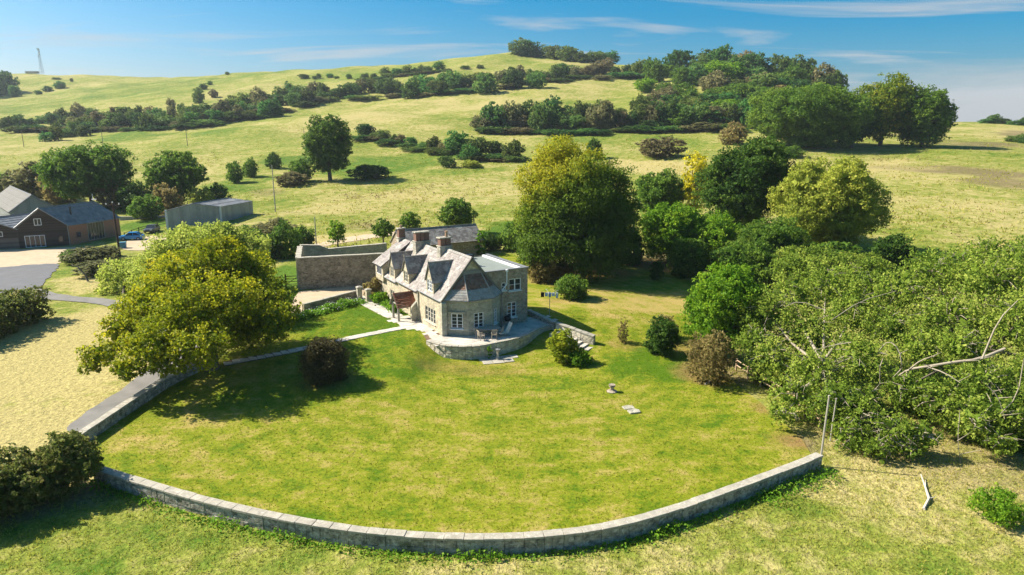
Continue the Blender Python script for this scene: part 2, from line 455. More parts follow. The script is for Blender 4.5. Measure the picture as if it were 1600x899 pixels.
def glass():
    t = NT('glass'); v = t.coord()
    n = t.noise(v, 1.3, 2)
    M['glass'] = t.pbr(t.mix(n, (.010, .014, .02), (.035, .045, .06)), .06, None, .6)
glass()
def banded(name, a, b, axis_scale, rough=.6, metal=0.0, bump=.7, stain=(.1, .1, .1), stamt=.4, bd=.05, dirvec=(1, 0, 0)):
    """boards or corrugations: a wave along one axis"""
    t = NT(name); v = t.coord()
    dp = t.n.new('ShaderNodeVectorMath'); dp.operation = 'DOT_PRODUCT'
    t.l.new(v, dp.inputs[0]); dp.inputs[1].default_value = dirvec
    w = t.math('MULTIPLY', dp.outputs['Value'], axis_scale)
    fr = t.math('FRACT', w); fl = t.math('FLOOR', w)
    wnz = t.n.new('ShaderNodeTexWhiteNoise'); wnz.noise_dimensions = '1D'; t.l.new(fl, wnz.inputs['W'])
    col = t.mix(wnz.outputs['Value'], a, b)
    st = t.ramp(t.noise(v, .5, 6, .7), [(.45, 0.0), (.7, stamt)])
    col = t.mix(st, col, stain)
    tri = t.math('ABSOLUTE', t.math('SUBTRACT', fr, .5))
    M[name] = t.pbr(col, rough, t.bump(t.ramp(tri, [(.36, 1.0), (.5, 0.0)]), bump, bd), .25, metal)
banded('black_board', (.045, .036, .03), (.085, .068, .056), 4.5, .75, dirvec=(0, 0, 1), stain=(.07, .06, .05), stamt=.5)
banded('pale_board', (.13, .11, .095), (.21, .18, .155), 4.5, .85, dirvec=(0, 0, 1), stain=(.08, .07, .06))
banded('shed_sheet', (.26, .29, .32), (.33, .36, .39), 1.6, .5, .35, dirvec=(1, .35, 0), stain=(.17, .18, .19), stamt=.7)
banded('grey_sheet', (.20, .215, .22), (.26, .275, .28), 1.5, .7, 0, dirvec=(1, .4, 0), stain=(.22, .22, .2), stamt=.6)
def brick_mat():
    t = NT('barn_brick'); v = t.coord()
    sp = t.n.new('ShaderNodeSeparateXYZ'); t.l.new(v, sp.inputs[0])
    cb = t.n.new('ShaderNodeCombineXYZ'); t.l.new(t.math('ADD', sp.outputs[0], sp.outputs[1]), cb.inputs[0]); t.l.new(sp.outputs[2], cb.inputs[1])
    b = t.node('ShaderNodeTexBrick', Scale=1.0, Color1=(.44, .17, .09), Color2=(.34, .13, .075), Mortar=(.30, .24, .19))
    b.inputs['Brick Width'].default_value = .23; b.inputs['Row Height'].default_value = .075; b.inputs['Mortar Size'].default_value = .008
    t.l.new(cb.outputs[0], b.inputs['Vector'])
    n = t.noise(v, .8, 6, .7)
    col = t.mix(t.ramp(n, [(.4, 0.0), (.7, .55)]), b.outputs['Color'], (.33, .20, .13))
    M['barn_brick'] = t.pbr(col, .9, t.bump(b.outputs['Fac'], .3, .01), .15)
brick_mat()

# ------------------------------------------------------------------ mesh helpers
class MB:
    def __init__(s): s.v = []; s.f = []; s.t = []
    def add(s, verts, faces, tint=.5):
        o = len(s.v); s.v.extend(tuple(p) for p in verts)
        for f in faces: s.f.append(tuple(i + o for i in f)); s.t.append(tint)
    def box(s, c, sz, rz=0.0, mat=None, tint=.5, jit=0.0, taper=1.0):
        hx, hy, hz_ = sz[0] / 2, sz[1] / 2, sz[2] / 2
        P = []
        for z in (-1, 1):
            k = taper if z > 0 else 1.0
            for x, y in ((-1, -1), (1, -1), (1, 1), (-1, 1)):
                P.append(Vector((x * hx * k, y * hy * k, z * hz_)))
        if jit: P = [p + Vector((random.uniform(-jit, jit), random.uniform(-jit, jit), random.uniform(-jit, jit))) for p in P]
        m = mat if mat is not None else Matrix.Rotation(rz, 3, 'Z')
        c = Vector(c)
        s.add([m @ p + c for p in P], [(3, 2, 1, 0), (4, 5, 6, 7), (0, 1, 5, 4), (1, 2, 6, 5), (2, 3, 7, 6), (3, 0, 4, 7)], tint)
    def prism(s, poly, z0, z1, cap=True, tint=.5):
        """poly: list of (x,y) counter-clockwise; z0/z1 scalars or lists"""
        n = len(poly)
        za = z0 if isinstance(z0, (list, tuple)) else [z0] * n
        zb = z1 if isinstance(z1, (list, tuple)) else [z1] * n
        vs_ = [(p[0], p[1], za[i]) for i, p in enumerate(poly)] + [(p[0], p[1], zb[i]) for i, p in enumerate(poly)]
        fs = [(i, (i + 1) % n, (i + 1) % n + n, i + n) for i in range(n)]
        if cap: fs += [tuple(range(n, 2 * n)), tuple(reversed(range(n)))]
        s.add(vs_, fs, tint)
    def tube(s, pts, rad, sides=7, cap=True, tint=.5):
        pts = [Vector(p) for p in pts]; n = len(pts)
        rings = []
        up = Vector((0.13, 0.31, .94))
        for i, p in enumerate(pts):
            d = (pts[min(i + 1, n - 1)] - pts[max(i - 1, 0)])
            if d.length < 1e-6: d = Vector((0, 0, 1))
            d.normalize()
            a = d.cross(up)
            if a.length < .05: a = d.cross(Vector((1, 0, 0)))
            a.normalize(); b = d.cross(a)
            r = rad[i] if isinstance(rad, (list, tuple)) else rad
            rings.append([p + (a * math.cos(k * math.tau / sides) + b * math.sin(k * math.tau / sides)) * r for k in range(sides)])
        vs_ = [q for ring in rings for q in ring]
        fs = []
        for i in range(n - 1):
            for k in range(sides):
                k2 = (k + 1) % sides
                fs.append((i * sides + k, i * sides + k2, (i + 1) * sides + k2, (i + 1) * sides + k))
        if cap: fs += [tuple(range(sides)), tuple(reversed(range((n - 1) * sides, n * sides)))]
        s.add(vs_, fs, tint)
    def lathe(s, prof, c=(0, 0, 0), sides=14, tint=.5):
        c = Vector(c)
        vs_, fs = [], []
        for r, z in prof:
            for k in range(sides): vs_.append(c + Vector((r * math.cos(k * math.tau / sides), r * math.sin(k * math.tau / sides), z)))
        for i in range(len(prof) - 1):
            for k in range(sides):
                k2 = (k + 1) % sides
                fs.append((i * sides + k, i * sides + k2, (i + 1) * sides + k2, (i + 1) * sides + k))
        fs += [tuple(reversed(range(sides))), tuple(range((len(prof) - 1) * sides, len(prof) * sides))]
        s.add(vs_, fs, tint)
    def mesh(s, name, mat):
        me = bpy.data.meshes.new(name)
        me.from_pydata(s.v, [], s.f)
        at = me.attributes.new('tint', 'FLOAT', 'FACE'); at.data.foreach_set('value', np.array(s.t, np.float32))
        if mat: me.materials.append(M[mat] if isinstance(mat, str) else mat)
        return me
    def build(s, name, mat, parent=None, bevel=0, smooth=False):
        me = s.mesh(name, mat)
        if smooth: me.polygons.foreach_set('use_smooth', [True] * len(me.polygons))
        o = obj(name, me, parent)
        if bevel:
            b = o.modifiers.new('bevel', 'BEVEL'); b.width = bevel; b.segments = 1; b.limit_method = 'ANGLE'
        return o
def obj(name, data, parent=None):
    o = bpy.data.objects.new(name, data); COL.objects.link(o)
    if parent is not None: o.parent = parent
    return o
def tag(o, label=None, cat=None, group=None, kind=None):
    if cat and not kind: kind = 'thing'
    if label: o['label'] = label
    if cat: o['category'] = cat
    if group: o['group'] = group
    if kind: o['kind'] = kind
    return o
def empty(name, loc=(0, 0, 0), rz=0.0):
    o = bpy.data.objects.new(name, None); COL.objects.link(o)
    o.location = loc; o.rotation_euler = (0, 0, rz); o.empty_display_size = .3
    return o

def np_mesh(name, V, Fq, tint, mat, per=4):
    """V (N*per,3) with one polygon of `per` corners each"""
    me = bpy.data.meshes.new(name)
    n = len(Fq)
    me.vertices.add(len(V)); me.vertices.foreach_set('co', np.asarray(V, np.float32).ravel())
    me.loops.add(n * per); me.loops.foreach_set('vertex_index', np.asarray(Fq, np.int32).ravel())
    me.polygons.add(n)
    me.polygons.foreach_set('loop_start', np.arange(0, n * per, per, dtype=np.int32))
    me.update(calc_edges=True)
    at = me.attributes.new('tint', 'FLOAT', 'FACE'); at.data.foreach_set('value', np.asarray(tint, np.float32))
    me.materials.append(M[mat])
    return me

# ------------------------------------------------------------------ foliage
def unit(a): return a / np.maximum(np.linalg.norm(a, axis=1, keepdims=True), 1e-6)
def leaf_cloud(name, lobes, leaf, cover, mat, clump=.22, tintf=None, shell=.30, flat=.5, gap=.0, hang=0.0, zmin=None):
    """leaf-sized quads in clumps spread over the outer volume of a set of ellipsoid lobes"""
    P, N, T, S = [], [], [], []
    cs = np.array([l[0] for l in lobes], float); rs = np.array([l[1] for l in lobes], float)
    for c, r in zip(cs, rs):
        rm = float(np.mean(r))
        area = 4 * math.pi * ((r[0] * r[1]) ** 1.6 / 3 + (r[0] * r[2]) ** 1.6 / 3 + (r[1] * r[2]) ** 1.6 / 3) ** (1 / 1.6)
        n = max(30, int(cover * area / leaf ** 2))
        ncl = max(8, int(area / (clump * rm * 1.1 + leaf) ** 2 * 1.0))
        d = unit(rng.normal(size=(ncl, 3)))
        rad = 1 - np.abs(rng.normal(size=(ncl, 1))) * shell * .55 + rng.uniform(-.06, .08, (ncl, 1)) + rng.exponential(.06, (ncl, 1))
        cc = d * rad
        # keep clumps that are not deep inside another lobe
        wp = cc * r + c
        keep = np.ones(ncl, bool)
        for c2, r2 in zip(cs, rs):
            if c2 is c: continue
            q = np.linalg.norm((wp - c2) / r2, axis=1)
            keep &= (q > .62) | (np.linalg.norm(c2 - c) < 1e-6)
        if gap: keep &= rng.random(ncl) > gap
        if keep.sum() < 3: continue
        frac = keep.mean()
        wp = wp[keep]; d = d[keep]; k = len(wp)
        ctint = np.clip(rng.normal(.5 + rng.normal(0, .17), .22, k), 0, 1)
        csz = clump * rm * rng.uniform(.6, 1.35, k)
        m = int(n * frac)
        w = csz ** 2; idx = rng.choice(k, m, p=w / w.sum())
        off = rng.normal(size=(m, 3)); off = unit(off) * (rng.random((m, 1)) ** .45) * csz[idx, None] * 1.25
        off[:, 2] *= .72
        p = wp[idx] + off
        if hang: p[:, 2] -= hang * rng.random(m) ** 2 * rm
        outn = unit(off + 1e-6) * .5 + d[idx] * .5 + np.array([0, 0, .35])
        nn = unit(outn * (1 - flat) + rng.normal(size=(m, 3)) * flat)
        P.append(p); N.append(nn); S.append(leaf * rng.uniform(.55, 1.35, m))
        T.append(np.clip(ctint[idx] * .6 + .2 + rng.normal(0, .17, m), 0, 1))
        # coarse inner foliage that closes the crown, tinted darker as inner shade
        mi = max(6, int(m * .05)); di = unit(rng.normal(size=(mi, 3)))
        P.append(c + di * r * rng.uniform(.35, .68, (mi, 1))); N.append(unit(rng.normal(size=(mi, 3))))
        S.append(np.full(mi, min(leaf * 3.2, rm * .5))); T.append(np.clip(rng.normal(.35, .15, mi), 0, 1))
    P = np.concatenate(P); N = np.concatenate(N); S = np.concatenate(S); T = np.concatenate(T)
    if zmin is not None:
        k = P[:, 2] > zmin + .05; P, N, S, T = P[k], N[k], S[k], T[k]
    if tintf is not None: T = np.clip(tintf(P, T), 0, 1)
    return quads_from(name, P, N, S, T, mat)
def quads_from(name, P, N, S, T, mat, aspect=.62):
    m = len(P)
    ref = unit(rng.normal(size=(m, 3)))
    A = unit(np.cross(N, ref)); B = np.cross(N, A)
    s = S[:, None]
    j = lambda: rng.uniform(.75, 1.2, (m, 1))
    bend = N * s * .16
    V = np.stack([P - A * s * .62 * j() - bend, P + B * s * aspect * .6 * j() + bend, P + A * s * .62 * j() - bend, P - B * s * aspect * .6 * j() + bend], 1).reshape(-1, 3)
    Fq = np.arange(m * 4).reshape(-1, 4)
    return np_mesh(name, V, Fq, T, mat)
def auto_lobes(rx, ry, h, z0, n=9, rnd=None, sq=.46):
    """lobes of a rounded crown of half widths rx, ry between z0 and h (local coords)"""
    rnd = rnd or rng
    cz = (z0 + h) / 2; rz = (h - z0) / 2
    L = [((0, 0, cz), (rx * .62, ry * .62, rz * .68))]
    n = int(n * 1.5)
    for i in range(n):
        a = i * 2.399963 + rnd.uniform(-.3, .3)
        zz = 1 - 2 * (i + .5) / n
        q = math.sqrt(max(0, 1 - zz * zz))
        k = rnd.uniform(.50, .72); s_ = rnd.uniform(.72, 1.2) * sq * .86
        L.append(((math.cos(a) * q * rx * k, math.sin(a) * q * ry * k, cz + zz * rz * (k + .02)), (rx * s_, ry * s_, rz * s_ * .95)))
    return L
def limbs(mb, base, top, lobes, r0, n=7):
    base = Vector(base); top = Vector(top)
    mid = base.lerp(top, .5) + Vector((random.uniform(-.2, .2), random.uniform(-.2, .2), 0))
    mb.tube([base - Vector((0, 0, .3)), base + Vector((0, 0, .25)), mid, top], [r0 * 1.5, r0 * 1.05, r0 * .8, r0 * .5], 8)
    for c, r in lobes[:n]:
        e = Vector(c); st = base.lerp(top, random.uniform(.45, .95))
        m = st.lerp(e, .5) + Vector((0, 0, -.06 * (e - st).length))
        mb.tube([st, m, e], [r0 * .42, r0 * .28, r0 * .1], 5, cap=False)

def tree(name, label, base, lobes, mat, leaf, cover=2.2, cat='tree', r0=.35, group=None, bark='bark', nl=7, **kw):
    """lobes in world coordinates"""
    base = Vector(base)
    e = empty(name, base)
    L = [(tuple(Vector(c) - base), r) for c, r in lobes]
    top = Vector(L[0][0]); 
    top = Vector((top.x * .5, top.y * .5, max(1.0, top.z)))
    mb = MB(); limbs(mb, (0, 0, 0), top, L, r0, nl)
    mb.build('trunk', bark, e, smooth=True)
    tf = kw.pop('tintf', None)
    me = leaf_cloud('crown', L, leaf, cover, mat, tintf=tf, zmin=kw.pop('zmin', 0.1), **kw)
    obj('crown', me, e)
    tag(e, label, cat, group)
    return e
def px_tree(name, label, bx, by, w, top, mat, leaf_px=1.9, cover=2.1, ratio=.85, z0f=.12, n=10, lean=0.0, dz=0, **kw):
    """tree standing at picture point (bx,by), crown w picture units wide reaching row `top`"""
    g = G(bx, by); d = depth_of(g)
    rx = w / 2 * d / F * .93
    r = math.hypot(g.x, g.y)
    h = unr(bx, top, r).z - g.z
    L = auto_lobes(rx, rx * ratio, h * .985, h * z0f, n)
    L = [((c[0] + g.x + lean * c[2], c[1] + g.y, c[2] + g.z), rr) for c, rr in L]
    leaf = leaf_px * d / (F * .64)
    return tree(name, label, g, L, mat, leaf, cover, r0=kw.pop('r0', max(.12, h * .03)), **kw)

BUSH = {}
def bush_proto(key, mat, leafn, variants=5, tall=1.0, n=6):
    BUSH[key] = []
    for i in range(variants):
        L = auto_lobes(1, 1, 1.6 * tall, -.2, n + i % 3, sq=.5)
        sc = rng.uniform(.85, 1.15)
        L = [((c[0], c[1], c[2]), r) for c, r in L]
        BUSH[key].append(leaf_cloud('bush_leaves', L, leafn, 1.9, mat, clump=.24, zmin=-.1, shell=.3))
bush_proto('far', 'leaf_far', .13, 7)
bush_proto('scrub', 'leaf_far_scrub', .13, 4)
bush_proto('mid', 'leaf_mid', .11, 4)
bush_proto('russet', 'leaf_russet', .11, 3)
bush_proto('bright', 'leaf_bright', .11, 3)
bush_proto('lime', 'leaf_lime', .11, 3)
bush_proto('dark', 'leaf_dark', .11, 3)
bush_proto('hedge', 'leaf_hedge', .11, 3)
def bush(key, name, label, bx, by, w, top, group=None, cat='bush', dep=.9, at=None):
    g = G(bx, by) if at is None else at
    d = depth_of(g); rx = w / 2 * d / F
    h = max(.3, unr(bx, top, math.hypot(g.x, g.y)).z - g.z) if at is None else top
    o = obj(name, random.choice(BUSH[key]))
    o.location = g; o.rotation_euler = (0, 0, random.uniform(0, 6.28))
    o.scale = (rx * .95, rx * .95 * dep, h * .98 / 1.6)
    tag(o, label, cat, group)
    return o

# ================================================================== THE SETTING
def ellipse_blobs(blobs, gain=1.0):
    out = []
    for px, py, rx, ry, val, amt in blobs:
        g = G(px, py); d = depth_of(g)
        a = G(px, py + ry); b = G(px, max(py - ry, 60))
        ry_w = max(1.5, .5 * (Vector((a.x, a.y)) - Vector((b.x, b.y))).length)
        az = math.atan2(g.x, g.y)
        out.append((g.x, g.y, rx * d / F, ry_w, az, .5 + (val - .5) * gain, amt))
    return out
def apply_blobs(x, y, base, blobs, wob=True):
    v = base.copy()
    n = .22 * np.sin(x * .19 + 1.7 * np.sin(y * .13)) + .18 * np.sin(y * .31 + 1.3 * np.sin(x * .23)) if wob else 0
    for bx, by, rx, ry, az, val, amt in blobs:
        dx, dy = x - bx, y - by
        lx = dx * math.cos(az) - dy * math.sin(az); ly = dx * math.sin(az) + dy * math.cos(az)
        q = np.sqrt((lx / rx) ** 2 + (ly / ry) ** 2) + n
        k = (1 - sstep(.55, 1.15, q)) * amt
        v = v * (1 - k) + val * k
    return v
DRY = ellipse_blobs([
    # px, py, half width, half height, dryness, amount
    (60, 590, 190, 130, .90, 1), (160, 500, 60, 35, .85, .9), (-120, 560, 160, 120, .95, 1), (40, 640, 70, 18, .72, .6),
    (20, 470, 60, 22, .45, .8), (150, 440, 60, 22, .85, .9), (130, 425, 50, 8, .4, .6),
    (330, 840, 260, 60, .42, .9), (70, 860, 200, 60, .44, .9), (800, 885, 300, 30, .56, .8), (1380, 790, 230, 70, .70, 1), (1560, 780, 60, 25, .5, .7),
    (1200, 870, 200, 30, .56, .8), (1500, 870, 150, 30, .6, .7), (1240, 790, 120, 22, .3, .7),
    (450, 440, 25, 30, .02, 1), (220, 352, 40, 8, .0, 1), (800, 365, 55, 18, .08, 1), (440, 320, 80, 22, .45, .8),
    (560, 262, 60, 16, .15, .9), (640, 252, 90, 14, .2, .9), (380, 285, 60, 16, .25, .8), (300, 222, 90, 8, .4, .6), (200, 212, 60, 7, .2, .8),
    (700, 300, 120, 22, .66, .9), (580, 318, 120, 16, .74, .8), (560, 300, 60, 10, .5, .5), (1010, 262, 70, 14, .98, 1), (940, 215, 120, 8, .3, .8), (1070, 222, 60, 10, .35, .7),
    (560, 190, 160, 16, .7, .8), (760, 160, 160, 14, .72, .8), (870, 135, 160, 10, .62, .8), (640, 170, 60, 5, .38, .6), (700, 178, 60, 4, .35, .6),
    (620, 108, 140, 9, .42, .9), (790, 92, 80, 10, .5, .8), (900, 96, 80, 5, .72, .8), (560, 128, 130, 6, .66, .7), (250, 135, 170, 10, .38, .9),
    (80, 118, 90, 6, .62, .8), (100, 160, 120, 10, .45, .8), (30, 172, 90, 6, .3, .7), (60, 225, 90, 12, .66, .8), (60, 250, 120, 8, .45, .6),
    (1430, 320, 180, 60, .60, .9), (1320, 260, 120, 16, .66, .8), (1550, 340, 100, 40, .66, .8), (1560, 205, 80, 12, .7, .8), (1450, 300, 60, 8, .45, .5),
    (540, 372, 90, 8, .9, .9), (620, 345, 160, 12, .55, .8), (430, 365, 40, 14, .35, .8), (1480, 700, 220, 50, .7, .8), (1100, 240, 50, 10, .4, .6),
    (480, 250, 110, 6, .25, .8), (350, 205, 80, 5, .3, .8), (800, 185, 120, 5, .3, .7), (900, 160, 90, 4, .35, .7), (440, 165, 80, 5, .7, .7), (180, 150, 90, 5, .3, .8), (380, 120, 100, 4, .35, .8), (1150, 300, 60, 10, .35, .7), (1500, 240, 90, 4, .3, .7), (1380, 360, 90, 8, .4, .7), (1530, 380, 90, 10, .8, .7), (700, 268, 90, 5, .3, .7), (860, 270, 60, 6, .8, .7),
], 1.5)
BROWN = ellipse_blobs([
    (1500, 268, 90, 9, .75, 1), (1560, 285, 70, 8, .7, 1), (1400, 262, 50, 4, .35, 1), (1530, 225, 60, 6, .7, 1), (1590, 210, 30, 5, .7, 1),
    (1440, 700, 220, 40, .35, 1), (1110, 585, 60, 22, .7, 1), (1240, 690, 50, 18, .7, 1), (920, 428, 90, 10, .6, 1), (1040, 405, 60, 18, .7, 1),
    (140, 400, 45, 12, .55, 1), (600, 352, 60, 6, .4, 1), (60, 790, 80, 14, .55, 1), (160, 770, 60, 8, .55, 1), (420, 300, 30, 5, .4, 1), (80, 275, 100, 12, .4, 1),
])
def terrain():
    az = np.unique(np.concatenate([np.arange(-180, -58, 4.0), np.arange(-58, 58.01, .3), np.arange(60, 180.1, 4.0)]))
    rr = np.concatenate([[0.5, 6, 12, 18, 22], np.geomspace(25, 320, 190), np.geomspace(326, 1000, 120), np.geomspace(1030, 2250, 12)])
    A, RR = np.meshgrid(np.radians(az), rr, indexing='ij')
    X, Y = RR * np.sin(A), RR * np.cos(A)
    Z = hz(X.ravel(), Y.ravel()).reshape(X.shape)
    na, nr = X.shape
    V = np.stack([X, Y, Z], -1).reshape(-1, 3)
    i, j = np.meshgrid(np.arange(na - 1), np.arange(nr - 1), indexing='ij')
    a = (i * nr + j).ravel(); b = ((i + 1) * nr + j).ravel()
    Fq = np.stack([a, a + 1, b + 1, b], 1)
    me = bpy.data.meshes.new('terrain')
    me.vertices.add(len(V)); me.vertices.foreach_set('co', V.astype(np.float32).ravel())
    n = len(Fq); me.loops.add(n * 4); me.loops.foreach_set('vertex_index', Fq.astype(np.int32).ravel())
    me.polygons.add(n); me.polygons.foreach_set('loop_start', np.arange(0, n * 4, 4, dtype=np.int32))
    me.polygons.foreach_set('use_smooth', np.ones(n, bool))
    me.update(calc_edges=True)
    x, y = V[:, 0], V[:, 1]
    for nm, base, bl in (('dry', .54, DRY), ('brown', 0.0, BROWN)):
        at = me.attributes.new(nm, 'FLOAT', 'POINT')
        at.data.foreach_set('value', apply_blobs(x, y, np.full(len(x), base), bl).astype(np.float32))
    me.materials.append(M['meadow'])
    return tag(obj('terrain', me), kind='structure')
ground = terrain()

def in_poly(pts, poly):
    x, y = pts[:, 0], pts[:, 1]; c = np.zeros(len(pts), bool); n = len(poly)
    for i in range(n):
        x1, y1 = poly[i]; x2, y2 = poly[(i + 1) % n]
        k = ((y1 > y) != (y2 > y)) & (x < (x2 - x1) * (y - y1) / (y2 - y1 + 1e-12) + x1)
        c ^= k
    return c
def smooth_closed(poly, it=2):
    for _ in range(it):
        q = []
        for i in range(len(poly)):
            a, b = Vector(poly[i]), Vector(poly[(i + 1) % len(poly)])
            q += [tuple(a.lerp(b, .25)), tuple(a.lerp(b, .75))]
        poly = q
    return poly
def sheet(name, px_poly, mat, off, grid=1.2, dry=.5, dry_blobs=None, brown_blobs=None, smooth=0, world=None, zf=None, rag=0.0):
    """a ground sheet over the terrain inside the outline"""
    poly = world or [tuple(G(*p).xy) for p in px_poly]
    if smooth: poly = smooth_closed(poly, smooth)
    if rag:
        poly = [tuple(Vector(poly[i]).lerp(Vector(poly[(i + 1) % len(poly)]), t / 8)) for i in range(len(poly)) for t in range(8)]
        poly = [(x + rag * (math.sin(x * 1.9 + y * .7) + math.sin(y * 2.3 - x) * .7 + random.uniform(-.5, .5)), y + rag * (math.sin(x * 1.3 + y * 2.1) + random.uniform(-.5, .5))) for x, y in poly]
    dense = []
    for i in range(len(poly)):
        a, b = Vector(poly[i]), Vector(poly[(i + 1) % len(poly)])
        k = max(1, int((b - a).length / grid))
        dense += [a.lerp(b, t / k) for t in range(k)]
    arr = np.array([tuple(p) for p in poly])
    lo, hi = arr.min(0), arr.max(0)
    gx, gy = np.meshgrid(np.arange(lo[0] + grid * .5, hi[0], grid), np.arange(lo[1] + grid * .5, hi[1], grid))
    gp = np.stack([gx.ravel(), gy.ravel()], 1)
    gp = gp[in_poly(gp, [tuple(p) for p in poly])]
    pts = [Vector(p) for p in dense] + [Vector(p) for p in gp]
    nb = len(dense)
    vo, eo, fo, *_ = delaunay_2d_cdt(pts, [(i, (i + 1) % nb) for i in range(nb)], [list(range(nb))], 2, 1e-4)
    co = np.array([tuple(v) for v in vo])
    z = hz(co[:, 0], co[:, 1]) + off if zf is None else zf(co[:, 0], co[:, 1]) + off
    me = bpy.data.meshes.new(name)
    me.from_pydata(np.column_stack([co, z]).tolist(), [], [f if len(f) == 3 else f for f in fo])
    me.polygons.foreach_set('use_smooth', np.ones(len(me.polygons), bool))
    for nm, base, bl in (('dry', dry, dry_blobs or []), ('brown', 0.0, brown_blobs or [])):
        at = me.attributes.new(nm, 'FLOAT', 'POINT')
        at.data.foreach_set('value', apply_blobs(co[:, 0], co[:, 1], np.full(len(co), base), bl).astype(np.float32))
    me.materials.append(M[mat])
    # faces must look up
    bm = bmesh.new(); bm.from_mesh(me)
    for f in bm.faces:
        if f.normal.z < 0: f.normal_flip()
    bm.to_mesh(me); bm.free()
    return tag(obj(name, me), kind='structure')

# boundary wall line (outer foot of the coping, from the corner by the hedge to the corner post)
FRONT = [(150, 731), (205, 747), (270, 766), (340, 785), (430, 806), (520, 822), (610, 832), (700, 838), (780, 839), (860, 835), (930, 826), (1000, 810), (1070, 789), (1140, 765), (1210, 738), (1281, 709)]
FRONT_W = [unz(x, y, .9) for x, y in FRONT]
LEFT = [(116, 683), (150, 660), (200, 626), (250, 595), (285, 581), (318, 570)]
LEFT_W = [unz(x, y, .9) for x, y in LEFT]
lawn_poly = [tuple(p.xy) for p in FRONT_W] + [tuple(G(*p).xy) for p in [(1255, 690), (1200, 640), (1150, 600), (1110, 565), (1082, 500), (1080, 440), (1045, 408), (1000, 402), (940, 420), (870, 425), (835, 410), (800, 398), (770, 396)]] \
    + [(-2, 92), (-12, 92), (-17, 84)] + [tuple(G(*p).xy) for p in [(566, 466), (520, 478), (470, 491), (400, 525), (345, 560)]] + [tuple(p.xy) for p in reversed(LEFT_W)]
LDRY = ellipse_blobs([
    (560, 500, 110, 30, .12, 1), (600, 560, 120, 40, .25, .8), (230, 690, 90, 22, .80, .8), (320, 660, 60, 14, .78, .8), (480, 730, 110, 16, .66, .8), (210, 715, 50, 14, .25, .7),
    (430, 620, 160, 30, .30, .7), (700, 640, 120, 22, .50, .7), (760, 720, 140, 20, .52, .7), (950, 700, 120, 22, .60, .8), (820, 790, 160, 14, .5, .7), (620, 790, 120, 16, .42, .6),
    (1000, 575, 80, 20, .10, .9), (880, 600, 120, 16, .28, .7), (1120, 640, 60, 26, .42, .6), (1180, 690, 60, 18, .55, .7), (1060, 740, 90, 14, .55, .7), (1010, 555, 40, 14, .1, .8),
    (950, 470, 110, 34, .74, 1), (900, 490, 30, 14, .3, .8), (980, 440, 80, 10, .7, .8), (1050, 470, 40, 26, .78, .8), (800, 575, 100, 8, .55, .8), (650, 545, 60, 14, .28, .7),
    (790, 395, 50, 10, .2, .9), (370, 570, 60, 8, .75, .5), (1150, 770, 80, 10, .2, .7),
])
LBROWN = ellipse_blobs([(1110, 585, 45, 16, .75, 1), (1240, 690, 40, 14, .8, 1), (1080, 545, 30, 10, .5, 1), (930, 428, 90, 9, .75, 1), (1040, 412, 50, 14, .8, 1), (855, 440, 30, 6, .6, 1),
    (975, 540, 30, 8, .4, 1), (700, 575, 50, 6, .35, 1), (510, 597, 40, 6, .4, 1), (870, 470, 20, 5, .4, 1), (760, 582, 70, 7, .35, 1), (1200, 640, 30, 10, .6, 1)])
lawn = sheet('lawn', None, 'lawn_grass', .05, .9, .44, LDRY, LBROWN, world=lawn_poly)
sheet('tarmac_yard', [(-120, 425), (0, 419), (40, 415), (86, 412), (92, 418), (74, 440), (58, 455), (30, 460), (0, 470), (-120, 500)], 'tarmac', .06, 2.0, smooth=1, rag=.22)
sheet('gravel_yard', [(-120, 396), (0, 391), (60, 389), (112, 386), (140, 388), (112, 397), (98, 410), (60, 420), (0, 426), (-120, 436)], 'gravel', .045, 2.0, smooth=1, rag=.22)
sheet('lane', [(60, 449), (80, 458), (120, 464), (175, 468), (250, 490), (330, 540), (260, 590), (200, 626), (112, 685), (100, 670), (150, 636), (205, 597), (270, 545), (240, 505), (170, 478), (115, 472), (72, 468), (45, 462)], 'lane', .07, 1.5, smooth=1, rag=.10)
sheet('farm_track', [(185, 380), (230, 368), (262, 372), (285, 385), (225, 392), (190, 392)], 'gravel', .05, 2.0, smooth=1, rag=.22)
sheet('gravel_court', [(440, 492), (468, 456), (520, 450), (610, 440), (604, 452), (566, 465), (520, 476), (476, 487)], 'gravel', .04, 1.2)
sheet('field_track', [(480, 385), (520, 374), (580, 366), (640, 360), (640, 366), (580, 373), (530, 381), (490, 389)], 'gravel', .06, 2.0, smooth=1, rag=.22)

